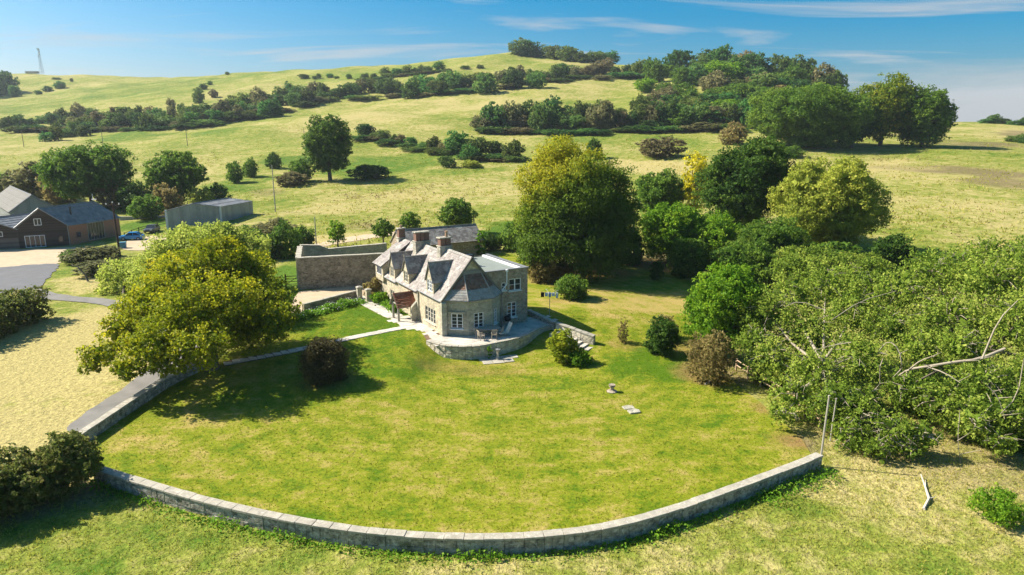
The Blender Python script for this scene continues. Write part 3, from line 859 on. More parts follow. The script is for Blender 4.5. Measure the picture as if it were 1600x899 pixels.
# ================================================================== STONE WALLS
def resample(P, step):
    P = [Vector(p) for p in P]; seg = [(P[i + 1] - P[i]).length for i in range(len(P) - 1)]
    tot = sum(seg); n = max(2, int(round(tot / step))); out = []
    for k in range(n + 1):
        d = tot * k / n; i = 0
        while i < len(seg) - 1 and d > seg[i]: d -= seg[i]; i += 1
        out.append(P[i].lerp(P[i + 1], min(1, d / seg[i])))
    return out
def chaikin(P, it=2):
    P = [Vector(p) for p in P]
    for _ in range(it):
        q = [P[0]]
        for i in range(len(P) - 1): q += [P[i].lerp(P[i + 1], .25), P[i].lerp(P[i + 1], .75)]
        P = q + [P[-1]]
    return P
def stone_wall(name, label, line, height, width, step=.95, courses=2, block='wall_block', cop='coping', copw=.12, coph=.13, zfoot=None, top=None, both=True, jitter=.012, cat='wall', core=True):
    """free-standing wall: rubble core, face stones and coping stones, each its own piece"""
    pts = resample(chaikin([Vector((p[0], p[1])) for p in line]), step)
    e = empty(name, (pts[0].x, pts[0].y, hz1(*pts[0])))
    org = Vector(e.location)
    foot = zfoot or (lambda x, y: hz1(x, y) - .25)
    topz = top or (lambda x, y: hz1(x, y) + height)
    mb = MB()
    n = len(pts)
    nor = []
    for i in range(n):
        d = (pts[min(i + 1, n - 1)] - pts[max(i - 1, 0)]).normalized(); nor.append(Vector((-d.y, d.x)))
    ring = []
    for i, p in enumerate(pts):
        a, b = p + nor[i] * (width / 2 - .05), p - nor[i] * (width / 2 - .05)
        zt, zb = topz(p.x, p.y) - coph - .02, foot(p.x, p.y)
        ring.append([(a.x, a.y, zb), (a.x, a.y, zt), (b.x, b.y, zt), (b.x, b.y, zb)])
    vs_ = [tuple(Vector(q) - org) for r_ in ring for q in r_]; fs = []
    for i in range(n - 1):
        for k in range(3): fs.append((i * 4 + k, i * 4 + k + 1, i * 4 + 5 + k, i * 4 + 4 + k))
    fs += [(0, 1, 2, 3), (n * 4 - 1, n * 4 - 2, n * 4 - 3, n * 4 - 4)]
    mb.add(vs_, fs); mb.build('core', block, e)
    for i in range(n - 1):
        a, b = pts[i], pts[i + 1]; mid = (a + b) / 2; d = b - a; L = d.length; ang = math.atan2(d.y, d.x)
        zt = topz(mid.x, mid.y); zb = foot(mid.x, mid.y)
        c = MB(); j = random.uniform(-.02, .02)
        c.box((0, 0, 0), (L - .006 - random.uniform(0, .012), width + copw + random.uniform(-.018, .018), coph + random.uniform(-.01, .012)), jit=.008)
        o = c.build('coping_stone', cop, e, bevel=.015)
        o.location = Vector((mid.x, mid.y, zt - coph / 2 + random.uniform(-.012, .012))) - org; o.rotation_euler = (0, -math.atan2(topz(b.x, b.y) - topz(a.x, a.y), L), ang)
        hh = zt - coph - .015 - zb
        for sd in ((1, -1) if both else (-1,)):
            nn = Vector((-d.y, d.x)).normalized() * sd
            zc = zb
            for cidx in range(courses):
                ch = hh / courses * (random.uniform(.85, 1.15) if cidx < courses - 1 else 1)
                if cidx == courses - 1: ch = zb + hh - zc
                cuts = [0, 1] if random.random() < .45 else [0, random.uniform(.35, .65), 1]
                for k in range(len(cuts) - 1):
                    u0, u1 = cuts[k], cuts[k + 1]; ll = (u1 - u0) * L - .010
                    s = MB(); s.box((0, 0, 0), (ll, .12 + random.uniform(-.03, .05), ch - .008), jit=jitter)
                    o = s.build('stone', block, e, bevel=.012)
                    q = a.lerp(b, (u0 + u1) / 2) + nn * (width / 2 - .05)
                    o.location = Vector((q.x, q.y, zc + ch / 2)) - org; o.rotation_euler = (0, 0, ang)
                zc += ch
    tag(e, label, cat)
    return e
stone_wall('boundary_wall', 'low curved stone wall with pale coping round the front of the lawn', [p.xy for p in FRONT_W], .92, .44, step=1.0, courses=2, both=False)
stone_wall('boundary_wall', 'straight low stone wall beside the lane under the spreading yellowing tree', [p.xy for p in LEFT_W], .92, .46, step=1.0, courses=2, both=False)

# ================================================================== BUILDING HELPERS
def slates(name, poly, mat, parent, sw=.30, sh=.24, lift=.035, band=None, clear=.004):
    """overlapping slates laid in courses on a convex roof plane; poly[0]->poly[1] is the eave"""
    P = [Vector(p) for p in poly]
    s_ax = (P[1] - P[0]).normalized()
    nrm = None
    for k in range(2, len(P)):
        nrm = s_ax.cross(P[k] - P[0])
        if nrm.length > 1e-4: break
    nrm.normalize()
    if nrm.z < 0: nrm = -nrm
    q_ax = nrm.cross(s_ax)
    if (P[2] - P[0]).dot(q_ax) < 0: q_ax = -q_ax
    L = [((p - P[0]).dot(s_ax), (p - P[0]).dot(q_ax)) for p in P]
    qmax = max(q for _, q in L)
    def span(q):
        xs = []
        for i in range(len(L)):
            (s0, q0), (s1, q1) = L[i], L[(i + 1) % len(L)]
            if abs(q1 - q0) < 1e-9:
                if abs(q - q0) < 1e-6: xs += [s0, s1]
            elif min(q0, q1) - 1e-9 <= q <= max(q0, q1) + 1e-9: xs.append(s0 + (s1 - s0) * (q - q0) / (q1 - q0))
        return (min(xs), max(xs)) if xs else None
    mb = MB(); row = 0; q = 0.0
    W3 = lambda s, qq, h: P[0] + s_ax * s + q_ax * qq + nrm * h
    while q < qmax - .03:
        q1 = min(q + sh * 1.06, qmax)
        a, b = span(q + 1e-6), span(q1 - 1e-6)
        if a is None or b is None: break
        lo, hi = min(a[0], b[0]), max(a[1], b[1])
        s = math.floor(lo / sw) * sw - (sw / 2 if row % 2 else 0)
        rowt = random.uniform(-.08, .08)
        while s < hi:
            w_ = sw * random.uniform(.93, 1.07); e0, e1 = s, s + w_ - .008
            c0, c1 = max(e0, a[0]), min(e1, a[1]); d0, d1 = max(e0, b[0]), min(e1, b[1])
            if c1 - c0 > .02 or d1 - d0 > .02:
                if c1 < c0: c0 = c1 = (c0 + c1) / 2
                if d1 < d0: d0 = d1 = (d0 + d1) / 2
                h = lift * random.uniform(.8, 1.3); t = min(1, max(0, random.gauss(.5, .2) + rowt))
                tt = t if band is None else band(q / qmax, t)
                mb.add([W3(c0, q, h), W3(c1, q, h), W3(d1, q1, clear + .006), W3(d0, q1, clear + .006), W3(c0, q, 0), W3(c1, q, 0)],
                       [(0, 1, 2, 3), (4, 5, 1, 0)], tt)
            s += w_
        q += sh; row += 1
    o = mb.build(name, mat, parent)
    o['kind'] = 'stuff'
    return o
def slab(mb, poly, th):
    """a thick plate below a roof plane"""
    P = [Vector(p) for p in poly]
    n = (P[1] - P[0]).cross(P[2] - P[0]).normalized()
    if n.z < 0: P.reverse(); n = -n
    k = len(P)
    mb.add(P + [p - n * th for p in P], [tuple(range(k)), tuple(reversed(range(k, 2 * k)))] + [(i + k, (i + 1) % k + k, (i + 1) % k, i) for i in range(k)])
def wall_panel(mb, a, b, z0, z1, holes=(), depth=.16, ztop=None):
    """vertical wall skin from a to b (x,y), outside to the right of a->b, with window openings (s0,s1,z0,z1) and reveals"""
    a, b = Vector(a), Vector(b); L = (b - a).length; d = (b - a) / L; nrm = Vector((d.y, -d.x))
    xs = sorted(set([0, L] + [h[0] for h in holes] + [h[1] for h in holes])); zs = sorted(set([z0, z1] + [h[2] for h in holes] + [h[3] for h in holes]))
    def pt(s, z, inn=0.0):
        p = a + d * s - nrm * inn; return (p.x, p.y, z)
    for i in range(len(xs) - 1):
        for j in range(len(zs) - 1):
            cx, cz = (xs[i] + xs[i + 1]) / 2, (zs[j] + zs[j + 1]) / 2
            if any(h[0] < cx < h[1] and h[2] < cz < h[3] for h in holes): continue
            mb.add([pt(xs[i], zs[j]), pt(xs[i + 1], zs[j]), pt(xs[i + 1], zs[j + 1]), pt(xs[i], zs[j + 1])], [(0, 1, 2, 3)])
    for s0, s1, h0, h1 in holes:
        o = [pt(s0, h0), pt(s1, h0), pt(s1, h1), pt(s0, h1)]; n_ = [pt(s0, h0, depth), pt(s1, h0, depth), pt(s1, h1, depth), pt(s0, h1, depth)]
        mb.add(o + n_, [(0, 4, 5, 1), (1, 5, 6, 2), (2, 6, 7, 3), (3, 7, 4, 0)])
def window(parent, a, b, hole, cols=2, rows=4, inset=.09, fr=.07, mat='white_paint', bar=.035, sill=True, mull=.09, hood=None, label=None):
    """casement window filling an opening of wall a->b: frame with glazing bars, panes and a sill"""
    a, b = Vector(a), Vector(b); d = (b - a).normalized(); nrm = Vector((d.y, -d.x)); s0, s1, z0, z1 = hole
    ang = math.atan2(d.y, d.x)
    rot = Matrix.Rotation(ang, 3, 'Z')      # local x along wall, local -y outwards
    c = a + d * ((s0 + s1) / 2) - nrm * inset
    w, h = s1 - s0, z1 - z0
    mb = MB()
    e = .004
    mb.box((0, 0, fr / 2 + e), (w - .004, .09, fr)); mb.box((0, 0, h - fr / 2 - e), (w - .004, .09, fr))
    for sx in (-1, 1): mb.box((sx * (w / 2 - fr / 2 - e), 0, h / 2), (fr, .086, h - 2 * fr - .01))
    lw = (w - 2 * fr - (cols - 1) * mull) / cols
    for k in range(cols - 1): mb.box((-w / 2 + fr + (k + 1) * lw + k * mull + mull / 2, 0, h / 2), (mull, .082, h - 2 * fr - .012))
    ph = (h - 2 * fr - (rows - 1) * bar) / rows
    for k in range(cols):
        for j in range(rows - 1):
            mb.box((-w / 2 + fr + k * (lw + mull) + lw / 2, .01, fr + (j + 1) * ph + j * bar + bar / 2), (lw - .004, .05, bar))
    f = mb.build('window', mat, parent)
    f.location = (c.x, c.y, z0); f.rotation_euler = (0, 0, ang)
    if label: f['label'] = label
    pm = MB(); pm.box((0, 0, 0), (lw, .012, ph)); pme = pm.mesh('pane', 'glass')
    for k in range(cols):
        for j in range(rows):
            p = obj('pane', pme, f)
            p.location = (-w / 2 + fr + k * (lw + mull) + lw / 2, .03, fr + j * (ph + bar) + ph / 2)
            p.rotation_euler = (random.uniform(-.02, .02), 0, random.uniform(-.03, .03))
    if sill:
        s = MB(); s.box((0, -.09, -.05), (w + .16, .26, .07)); s.build('sill', 'mullion' if mat != 'white_paint' else 'white_paint', f)
    if hood:
        s = MB(); s.box((0, -.13, h + .14), (w + .5, .14, .10)); s.box((-w / 2 - .2, -.13, h - .08), (.10, .13, .34)); s.box((w / 2 + .2, -.13, h - .08), (.10, .13, .34))
        s.build('hood_mould', hood, f)
    return f

# ================================================================== THE FARMHOUSE  (local x = along the gable end, local y = back along the long front)
HZ = 1.2
FL = Vector((-6.72, 63.84, HZ)); HROT = math.atan2(.503, .864)
house = empty('farmhouse', FL, HROT)
tag(house, 'old stone farmhouse with slate roofs, three dormers and a polygonal end bay', 'house')
HM = Matrix.Translation(FL) @ Matrix.Rotation(HROT, 4, 'Z')
def hw(w, t, z=0): return HM @ Vector((w, t, z))
GW = 6.4
SECT = [(0.0, 6.0, 3.72, 7.45), (6.0, 12.0, 3.45, 7.02), (12.0, 15.6, 3.22, 6.76), (15.6, 18.4, 3.22, 6.70)]
# --- walls
hole_tri = (18.4 - 4.35, 18.4 - 1.75, .62, 2.12)         # measured along the wall from its far end
f_a, f_b = (0, 18.4), (0, 0)
dorm = [(2.9, 1.8), (9.3, 1.7), (13.5, 1.6)]
wb = MB()
wall_panel(wb, f_a, f_b, -.4, 3.2, [hole_tri, (4.0, 5.2, .72, 1.72), (8.3, 9.2, .8, 1.9)])
for t0, t1, ev, rd in SECT: wall_panel(wb, (0, t1), (0, t0), 3.2, ev - .02)
wb.add([(0, 18.4, -.4), (GW, 18.4, -.4), (GW, 18.4, 3.3), (GW / 2, 18.4, 6.55), (0, 18.4, 3.3)], [(0, 1, 2, 3, 4)])
wb.add([(GW, 18.4, -.4), (GW, 8, -.4), (GW, 8, 3.2), (GW, 18.4, 3.2)], [(0, 1, 2, 3)])
wb.add([(0, 0, -.4), (GW, 0, -.4), (GW, 0, 3.72), (GW / 2, 0, 7.40), (0, 0, 3.72)], [(0, 1, 2, 3, 4)])
wb.build('wall', 'house_stone', house)
wb = MB(); 
for t, ev0, rd0, ev1, rd1 in ((6.0, 3.45, 7.02, 3.72, 7.45), (12.0, 3.22, 6.76, 3.45, 7.02)):
    wb.add([(0, t, ev0 - .1), (GW, t, ev0 - .1), (GW, t, ev1), (GW / 2, t, rd1 - .05), (0, t, ev1)], [(0, 1, 2, 3, 4)])
wb.build('party_wall', 'house_stone', house)
window(house, f_a, f_b, hole_tri, 4, 3, mat='mullion', mull=.14)
window(house, f_a, f_b, (4.0, 5.2, .72, 1.72), 2, 2, mat='mullion', mull=.14)
window(house, f_a, f_b, (8.3, 9.2, .8, 1.9), 2, 2, mat='mullion', mull=.12)
# black block stands in for the unlit room behind the openings
rb = MB(); rb.box((GW / 2, 9.2, 1.5), (GW - .5, 17.6, 3.0)); rb.build('dark_backing', 'cloth_black', house)
bt = MB(); bt.prism([(-.22, -.30), (.30, -.36), (.30, .12), (-.22, .12)], -.4, [3.3, 3.3, 3.62, 3.62]); bt.build('buttress', 'bay_stone', house, bevel=.02)
bt = MB(); bt.prism([(-.14, 5.85), (.02, 5.85), (.02, 6.2), (-.14, 6.2)], -.4, 3.2); bt.build('buttress', 'bay_stone', house, bevel=.02)
# --- main roofs
OV = .22
for si, (t0, t1, ev, rd) in enumerate(SECT):
    ta = t0 - (.14 if si == 0 else .02); tb = t1 + (.14 if si == 3 else -.02)
    k = (rd - ev) / (GW / 2)
    w0, z0 = -OV, ev - OV * k
    left = [(w0, tb, z0), (w0, ta, z0), (GW / 2, ta, rd), (GW / 2, tb, rd)]
    right = [(GW + OV, ta, z0), (GW + OV, tb, z0), (GW / 2, tb, rd), (GW / 2, ta, rd)]
    mb = MB(); slab(mb, left, .13); slab(mb, right, .13)
    rf = mb.build('roof', 'verge', house)
    slates('slates', left, 'slate', rf); slates('slates', right, 'slate', rf)
    rt = MB(); nrt = int((tb - ta) / .45)
    rme = None
    mm = MB(); mm.add([(-.17, 0, -.12), (-.1, 0, .02), (0, 0, .07), (.1, 0, .02), (.17, 0, -.12), (-.17, .43, -.12), (-.1, .43, .02), (0, .43, .07), (.1, .43, .02), (.17, .43, -.12)],
                      [(i, i + 1, i + 6, i + 5) for i in range(4)] + [(4, 3, 2, 1, 0), (5, 6, 7, 8, 9)])
    rme = mm.mesh('ridge_tile', 'stone_slate')
    for i in range(nrt):
        o = obj('ridge_tile', rme, rf); o.location = (GW / 2, ta + i * (tb - ta) / nrt, rd + .03 + random.uniform(-.01, .01))
    # gutter under the eave
    g = MB(); g.tube([(w0 - .03, ta + .1, z0 - .02), (w0 - .03, tb - .05, z0 - .02)], .06, 6); g.build('gutter', 'lead', rf)
# verge copings on the front gable
k = (7.45 - 3.72) / (GW / 2)
vg = MB()
for s in (1, -1):
    cx = lambda w: GW / 2 + s * (w - GW / 2)
    p = [(-OV - .04, 3.72 - (OV + .04) * k), (GW / 2, 7.45)]
    q = [(cx(p[0][0]), -.20, p[0][1] + .05), (cx(p[0][0]), -.04, p[0][1] + .05), (cx(p[1][0]), -.04, p[1][1] + .07), (cx(p[1][0]), -.20, p[1][1] + .07)]
    if s < 0: q = [q[1], q[0], q[3], q[2]]
    slab(vg, q, .20)
vg.build('verge_board', 'verge', house)
# --- raised far end with a jettied upper room
jb = MB()
jb.prism([(-.32, 15.75), (2.2, 15.75), (2.2, 18.3), (-.32, 18.3)], 2.35, [4.30, 5.6, 5.6, 4.30]); jb.build('jetty_wall', 'house_stone', house)
jr = [(-.62, 18.5, 4.20), (-.62, 15.6, 4.20), (GW / 2, 15.6, 6.86), (GW / 2, 18.5, 6.86)]
mb = MB(); slab(mb, jr, .12); jrf = mb.build('roof', 'verge', house); slates('slates', jr, 'slate', jrf)
jw = MB(); jw.box((0, 0, 0), (.05, 1.5, .95)); o = jw.build('window', 'white_paint', house); o.location = (-.335, 17.0, 3.55)
for k2 in range(3):
    pm = MB(); pm.box((0, 0, 0), (.02, .40, .78)); p = pm.build('pane', 'glass', o); p.location = (-.022, -.47 + k2 * .47, 0)
# --- dormers
for di, (tc, dw) in enumerate(dorm):
    ev, rd = [(s[2], s[3]) for s in SECT if s[0] <= tc < s[1]][0]
    zs, zsh, za = ev - .05, ev + 1.42, ev + 3.05
    if di: za = ev + 2.85
    k = (rd - ev) / (GW / 2)
    t0, t1 = tc - dw / 2, tc + dw / 2
    yb = min(GW / 2 - .1, (za - ev) / k); ysh = (zsh - ev) / k
    d = MB()
    hole = (.25, dw - .25, ev + .12, ev + 1.30)
    wall_panel(d, (-.03, t1), (-.03, t0), zs, zsh, [hole])
    d.add([(-.03, t1, zsh), (-.03, t0, zsh), (-.03, tc, za - .06)], [(0, 1, 2)])
    d.add([(-.03, t0, zs), (ysh + .1, t0, zs), (ysh + .1, t0, zsh), (-.03, t0, zsh)], [(0, 1, 2, 3)])
    d.add([(-.03, t1, zs), (-.03, t1, zsh), (ysh + .1, t1, zsh), (ysh + .1, t1, zs)], [(0, 1, 2, 3)])
    dn = d.build('dormer', 'house_stone', house)
    window(dn, (-.03, t1), (-.03, t0), hole, 3, 3, mat='white_paint' if di == 0 else 'mullion', mull=.10, sill=False)
    bk = MB(); bk.box((.35, tc, ev + .7), (.25, dw - .2, 1.2)); bk.build('dark_backing', 'cloth_black', dn)  # black filling put in for the darkness inside the dormer
    ko = (za - zsh) / (dw / 2); ov = .16
    for s in (-1, 1):
        pl = [(-.16, tc + s * (dw / 2 + ov), zsh - ov * ko), (ysh - .05, tc + s * (dw / 2 + ov), zsh - ov * ko), (yb + .05, tc, za), (-.16, tc, za)]
        if s > 0: pl = [pl[1], pl[0], pl[3], pl[2]]
        mb = MB(); slab(mb, pl, .09); r_ = mb.build('dormer_roof', 'verge', dn)
        o_ = slates('slates', pl, 'slate', dn, sw=.26, sh=.2)
    lk = MB()
    for s in (-1, 1):
        a_ = Vector((ysh - .05, tc + s * (dw / 2 + ov), zsh - ov * ko + .06)); b_ = Vector((yb + .05, tc, za + .06))
        lk.tube([a_, b_], .07, 5)
    lk.tube([(-.16, tc, za + .02), (yb, tc, za + .02)], .07, 6)
    lk.build('flashing', 'stone_slate', dn)
    fin = MB(); fin.tube([(-.14, tc, za), (-.14, tc, za + .28)], [.07, .03], 5); fin.build('finial', 'chimney_stone', dn)
# --- end bay
BAY = [(.28, -.02), (2.06, -1.45), (4.60, -1.50), (6.38, -.02)]
bw = MB(); BZ = 3.66
bay_holes = []
for i in range(3):
    a, b = Vector(BAY[i]), Vector(BAY[i + 1]); L = (b - a).length
    wd = (1.16, 1.06, .86)[i]; cs = (L * .50, L * .44, L * .42)[i]
    hole = (cs - wd / 2, cs + wd / 2, .72, 2.24); bay_holes.append((a, b, hole))
    wall_panel(bw, a, b, -.4, BZ, [hole])
bayw = bw.build('bay', 'bay_stone', house)
for i, (a, b, hole) in enumerate(bay_holes):
    window(bayw, a, b, hole, 2, 4, hood='bay_stone' if i == 0 else None)
ib = MB(); ib.prism([(.7, .1), (2.2, -1.15), (4.45, -1.2), (5.95, .1)], -.3, 3.5); ib.build('dark_backing', 'cloth_black', bayw)  # black core gives the bay windows their dark interior
EV = [(.02, -.06), (1.98, -1.68), (4.70, -1.74), (6.62, -.06)]
ze, zt = BZ - .06, 5.92
T1, T2 = (2.30, -.06), (4.18, -.06)
def bandf(q, t): return t
faces = [[(*EV[0], ze), (*EV[1], ze), (*T1, zt)], [(*EV[1], ze), (*EV[2], ze), (*T2, zt), (*T1, zt)], [(*EV[2], ze), (*EV[3], ze), (*T2, zt)]]
mb = MB()
for f in faces: slab(mb, f, .10)
brf = mb.build('bay_roof', 'verge', house)
for f in faces:
    P = [Vector(p) for p in f]
    cut = .40
    if len(P) == 3: lo = [P[0], P[1], P[1].lerp(P[2], cut), P[0].lerp(P[2], cut)]; up = [P[0].lerp(P[2], cut), P[1].lerp(P[2], cut), P[2]]
    else: lo = [P[0], P[1], P[1].lerp(P[2], cut), P[0].lerp(P[3], cut)]; up = [P[0].lerp(P[3], cut), P[1].lerp(P[2], cut), P[2], P[3]]
    slates('stone_slates', lo, 'stone_slate', brf, sw=.34, sh=.26); slates('red_tiles', up, 'red_tile', brf, sw=.2, sh=.17)
hp = MB(); hp.tube([(*EV[1], ze + .05), (*T1, zt + .05)], .06, 5); hp.tube([(*EV[2], ze + .05), (*T2, zt + .05)], .06, 5); hp.build('hip', 'stone_slate', brf)
lf = MB(); lf.box((3.24, -.10, zt + .06), (2.2, .06, .42)); lf.build('flashing', 'lead', brf)
gt = MB(); gt.tube([(x, y, ze - .05) for x, y in EV], .06, 6); gt.build('gutter', 'lead', brf)
# --- flat-roofed wing
WX = 9.65; WT = 8.6; WZ = 5.8
wg = MB()
wa, wb_ = (GW - .02, .02), (WX, .02)
wh = [(7.42 - wa[0], 8.86 - wa[0], 3.55, 4.80), (7.20 - wa[0], 8.32 - wa[0], .78, 2.38), (6.58 - wa[0], 7.08 - wa[0], 3.72, 4.52)]
# two stacked panels so openings do not share columns
wg.add([(4.0, .03, 3.0), (GW - .02, .03, 3.0), (GW - .02, .03, WZ), (4.0, .03, WZ)], [(0, 1, 2, 3)])
wall_panel(wg, wa, wb_, -.4, 3.0, [wh[1]]); wall_panel(wg, wa, wb_, 3.0, WZ, [wh[2], wh[0]])
wall_panel(wg, (WX, .02), (WX, WT), -.4, WZ, [(1.6, 2.6, .8, 2.2), (4.5, 5.5, .8, 2.2), (3.0, 4.0, 3.5, 4.7)])
wall_panel(wg, (WX, WT), (GW - 2.5, WT), -.4, WZ)
wall_panel(wg, (GW - 2.5, WT), (GW - 2.5, 3.5), 3.0, WZ)
wingw = wg.build('wing', 'wing_stone', house)
window(wingw, wa, wb_, wh[0], 2, 2, mull=.10); window(wingw, wa, wb_, wh[1], 2, 4); window(wingw, wa, wb_, wh[2], 1, 2)
window(wingw, (WX, .02), (WX, WT), (1.6, 2.6, .8, 2.2), 2, 3); window(wingw, (WX, .02), (WX, WT), (4.5, 5.5, .8, 2.2), 2, 3); window(wingw, (WX, .02), (WX, WT), (3.0, 4.0, 3.5, 4.7), 2, 3)
ib = MB(); ib.box(((GW + WX) / 2, WT / 2 + .1, 2.6), (WX - GW - .5, WT - .5, 5.2)); ib.build('dark_backing', 'cloth_black', wingw)  # black core in place of the unlit wing rooms
fr_ = MB()
fr_.prism([(GW - 2.4, .25), (WX - .25, .25), (WX - .25, WT - .2), (GW - 2.4, WT - .2)], WZ - .3, WZ - .12); frf = fr_.build('flat_roof', 'flat_roof', house)
pc = MB(); pc.box(((4.0 + WX) / 2 - .02, .12, WZ + .02), (WX - 4.0 + .25, .34, .09)); pc.box((WX - .10, WT / 2 + .15, WZ + .024), (.34, WT - .1, .09)); pc.build('parapet_coping', 'lead', frf)
ks = MB(); ks.box((WX - .75, WT / 2 + .1, WZ - .05), (.26, WT - .6, .22)); ks.build('upstand', 'white_paint', frf)
sl = MB(); sl.box((WX - .44, WT / 2 + .1, WZ - .085), (.34, WT - .6, .05)); sl.build('gutter_strip', 'lead', frf)
vb = MB(); vb.box((GW - .1, WT - .7, WZ + .1), (2.0, .7, .5)); vb.build('roof_light', 'black_iron', frf)
dp = MB(); dp.tube([(7.12, -.08, WZ - .05), (7.12, -.08, 4.35), (6.62, -.1, 3.85), (6.52, -.1, 3.7)], .065, 7); dp.box((7.12, -.08, WZ - .05), (.22, .2, .26)); dp.build('downpipe', 'white_paint', wingw)
dp = MB(); dp.tube([(6.52, -.1, 3.7), (6.52, -.1, -.1)], .055, 7); dp.build('downpipe', 'steel', wingw)
# --- chimneys
def chimney(w, t, sw, st, z0, zs, zb, n, pots):
    c = MB(); c.box((0, 0, (z0 + zs) / 2), (sw, st, zs - z0)); c.box((0, 0, zs + .04), (sw + .12, st + .12, .10))
    e = c.build('chimney', 'chimney_stone', house, bevel=.015); e.location = (w, t, 0)
    for i in range(n):
        bw_ = (sw - .1) / n; x = -sw / 2 + .05 + bw_ * (i + .5)
        b = MB(); b.box((x, 0, (zs + zb) / 2 + .04), (bw_ - .07, st - .12, zb - zs - .08)); b.build('stack', 'brick_red', e)
    cp = MB(); cp.box((0, 0, zb + .05), (sw + .08, st + .06, .13)); cp.build('cap', 'chimney_stone', e, bevel=.02)
    for x, h in pots:
        p = MB(); p.lathe([(.15, zb + .1), (.14, zb + .1 + h * .8), (.17, zb + .1 + h * .82), (.16, zb + .1 + h)], (x, 0, 0), 10); p.build('chimney_pot', 'pot', e, smooth=False)
chimney(GW / 2 - .1, 6.05, 1.35, .85, 5.6, 7.70, 8.55, 2, [(.25, .62)])
chimney(GW / 2 - .1, 12.2, 1.75, .85, 5.2, 7.35, 8.35, 3, [])
chimney(GW / 2 - .2, 18.2, .95, .75, 5.2, 6.9, 8.0, 1, [(0, .35)])
# --- tiled porch on oak posts
pe = MB()
PT0, PT1, PW0 = 6.75, 8.55, -2.05
tm = (PT0 + PT1) / 2
for t in (PT0 + .12, PT1 - .12):
    for w in (PW0 + .12,):
        pe.tube([(w, t, -.1), (w, t, 1.75)], [.13, .11], 8)
pe.box(((PW0) / 2, PT0 + .12, 1.80), (-PW0, .16, .16)); pe.box(((PW0) / 2, PT1 - .12, 1.80), (-PW0, .16, .16)); pe.box((PW0 + .12, tm, 1.83), (.15, PT1 - PT0 - .42, .15))
pe.tube([(PW0 + .1, PT0 + .1, 1.9), (PW0 + .1, tm, 2.72)], .07, 5); pe.tube([(PW0 + .1, PT1 - .1, 1.9), (PW0 + .1, tm, 2.72)], .07, 5)
porch = pe.build('porch', 'oak_post', house)
for s in (-1, 1):
    e0 = tm + s * ((PT1 - PT0) / 2 + .30)
    pl = [(PW0 - .15, e0, 1.52), (.0, e0, 1.52), (.0, tm, 2.85), (PW0 - .15, tm, 2.85)]
    if s > 0: pl = [pl[1], pl[0], pl[3], pl[2]]
    mb = MB(); slab(mb, pl, .07); mb.build('porch_roof', 'verge', porch)
    slates('porch_tiles', pl, 'porch_tile', porch, sw=.24, sh=.19, lift=.05)
rd_ = MB(); rd_.tube([(PW0 - .15, tm, 2.87), (0, tm, 2.87)], .08, 6); rd_.build('ridge', 'porch_tile', porch)
dr = MB(); dr.box((-.03, tm, .95), (.08, .95, 2.0)); dr.build('door', 'oak_post', house)
# stone block stands in for the porch's shadow on the house front
sw_ = MB(); sw_.prism([(-.75, 6.15), (-.02, 6.15), (-.02, 6.55), (-.75, 6.55)], -.2, [1.5, 2.2, 2.2, 1.5]); sw_.build('porch_shadow_block', 'bay_stone', house, bevel=.02)

# ================================================================== TERRACE
TER_TOP = [(668, 533), (690, 540), (716, 542.5), (742, 542), (768, 537.5), (792, 532.5), (812, 528), (824, 523), (838, 514.5), (850, 510), (864, 508)]
TERW = [unz(x, y, HZ + .05) for x, y in TER_TOP]
ter_poly = [tuple(p.xy) for p in TERW] + [tuple(unz(872, 503, HZ).xy), tuple(unz(846, 489, HZ).xy), tuple(unz(826, 482, HZ).xy)] + [tuple(hw(8.5, 4).xy), tuple(hw(3, 4).xy), tuple(hw(.2, 9).xy), tuple(hw(-.1, 9).xy)] + [tuple(hw(-2.6, 9.0).xy), tuple(hw(-2.9, 7.6).xy), tuple(hw(-2.3, 5.5).xy), tuple(hw(-1.5, 2).xy), tuple(unz(664, 527, HZ).xy)]
ter = sheet('terrace', None, 'soil', -.03, 1.0, world=ter_poly, zf=lambda x, y: np.full(len(x), HZ))
def flags(parent, poly, z, size, ang, thick=.05, gap=.02, zf=None, org=Vector((0, 0, 0)), mat='flag'):
    """individual flagstones laid in rows of uneven widths inside an outline (world xy)"""
    c, s = math.cos(ang), math.sin(ang)
    L = np.array([(x * c + y * s, -x * s + y * c) for x, y in poly]); lo, hi = L.min(0), L.max(0)
    v = lo[1]; LP = [tuple(p) for p in L]
    while v < hi[1]:
        rh = size * random.uniform(.7, 1.25); u = lo[0] - random.uniform(0, size)
        while u < hi[0]:
            ww = size * random.uniform(.7, 1.7)
            cu, cv = u + ww / 2, v + rh / 2
            if in_poly(np.array([[cu, cv]]), LP)[0]:
                mb = MB(); mb.box((0, 0, 0), (ww - gap * random.uniform(.8, 2), rh - gap * random.uniform(.8, 2), thick), jit=.008)
                o = mb.build('flagstone', mat, parent)
                x, y = cu * c - cv * s, cu * s + cv * c
                zz = z if zf is None else zf(x, y) + z
                o.location = Vector((x, y, zz + random.uniform(-.006, .006))) - org; o.rotation_euler = (random.uniform(-.008, .008), random.uniform(-.008, .008), ang + random.uniform(-.02, .02))
            u += ww
        v += rh
def shrink(poly, k):
    a = np.array(poly); m = a.mean(0); return [tuple(m + (p - m) * k) for p in a]
house_in = [tuple(hw(*p).xy) for p in [(.1, .05), (2.1, -1.35), (4.55, -1.4), (6.3, .1), (9.55, .1), (9.55, 9.5), (.1, 9.5)]]
class _P: pass
terr_pieces = [tuple(p) for p in shrink(ter_poly, .985)]
_old_in = in_poly
def in_ter(pts, poly):
    return _old_in(pts, poly)
n0 = len(bpy.data.objects)
flags(ter, terr_pieces, HZ + .0, .72, HROT)
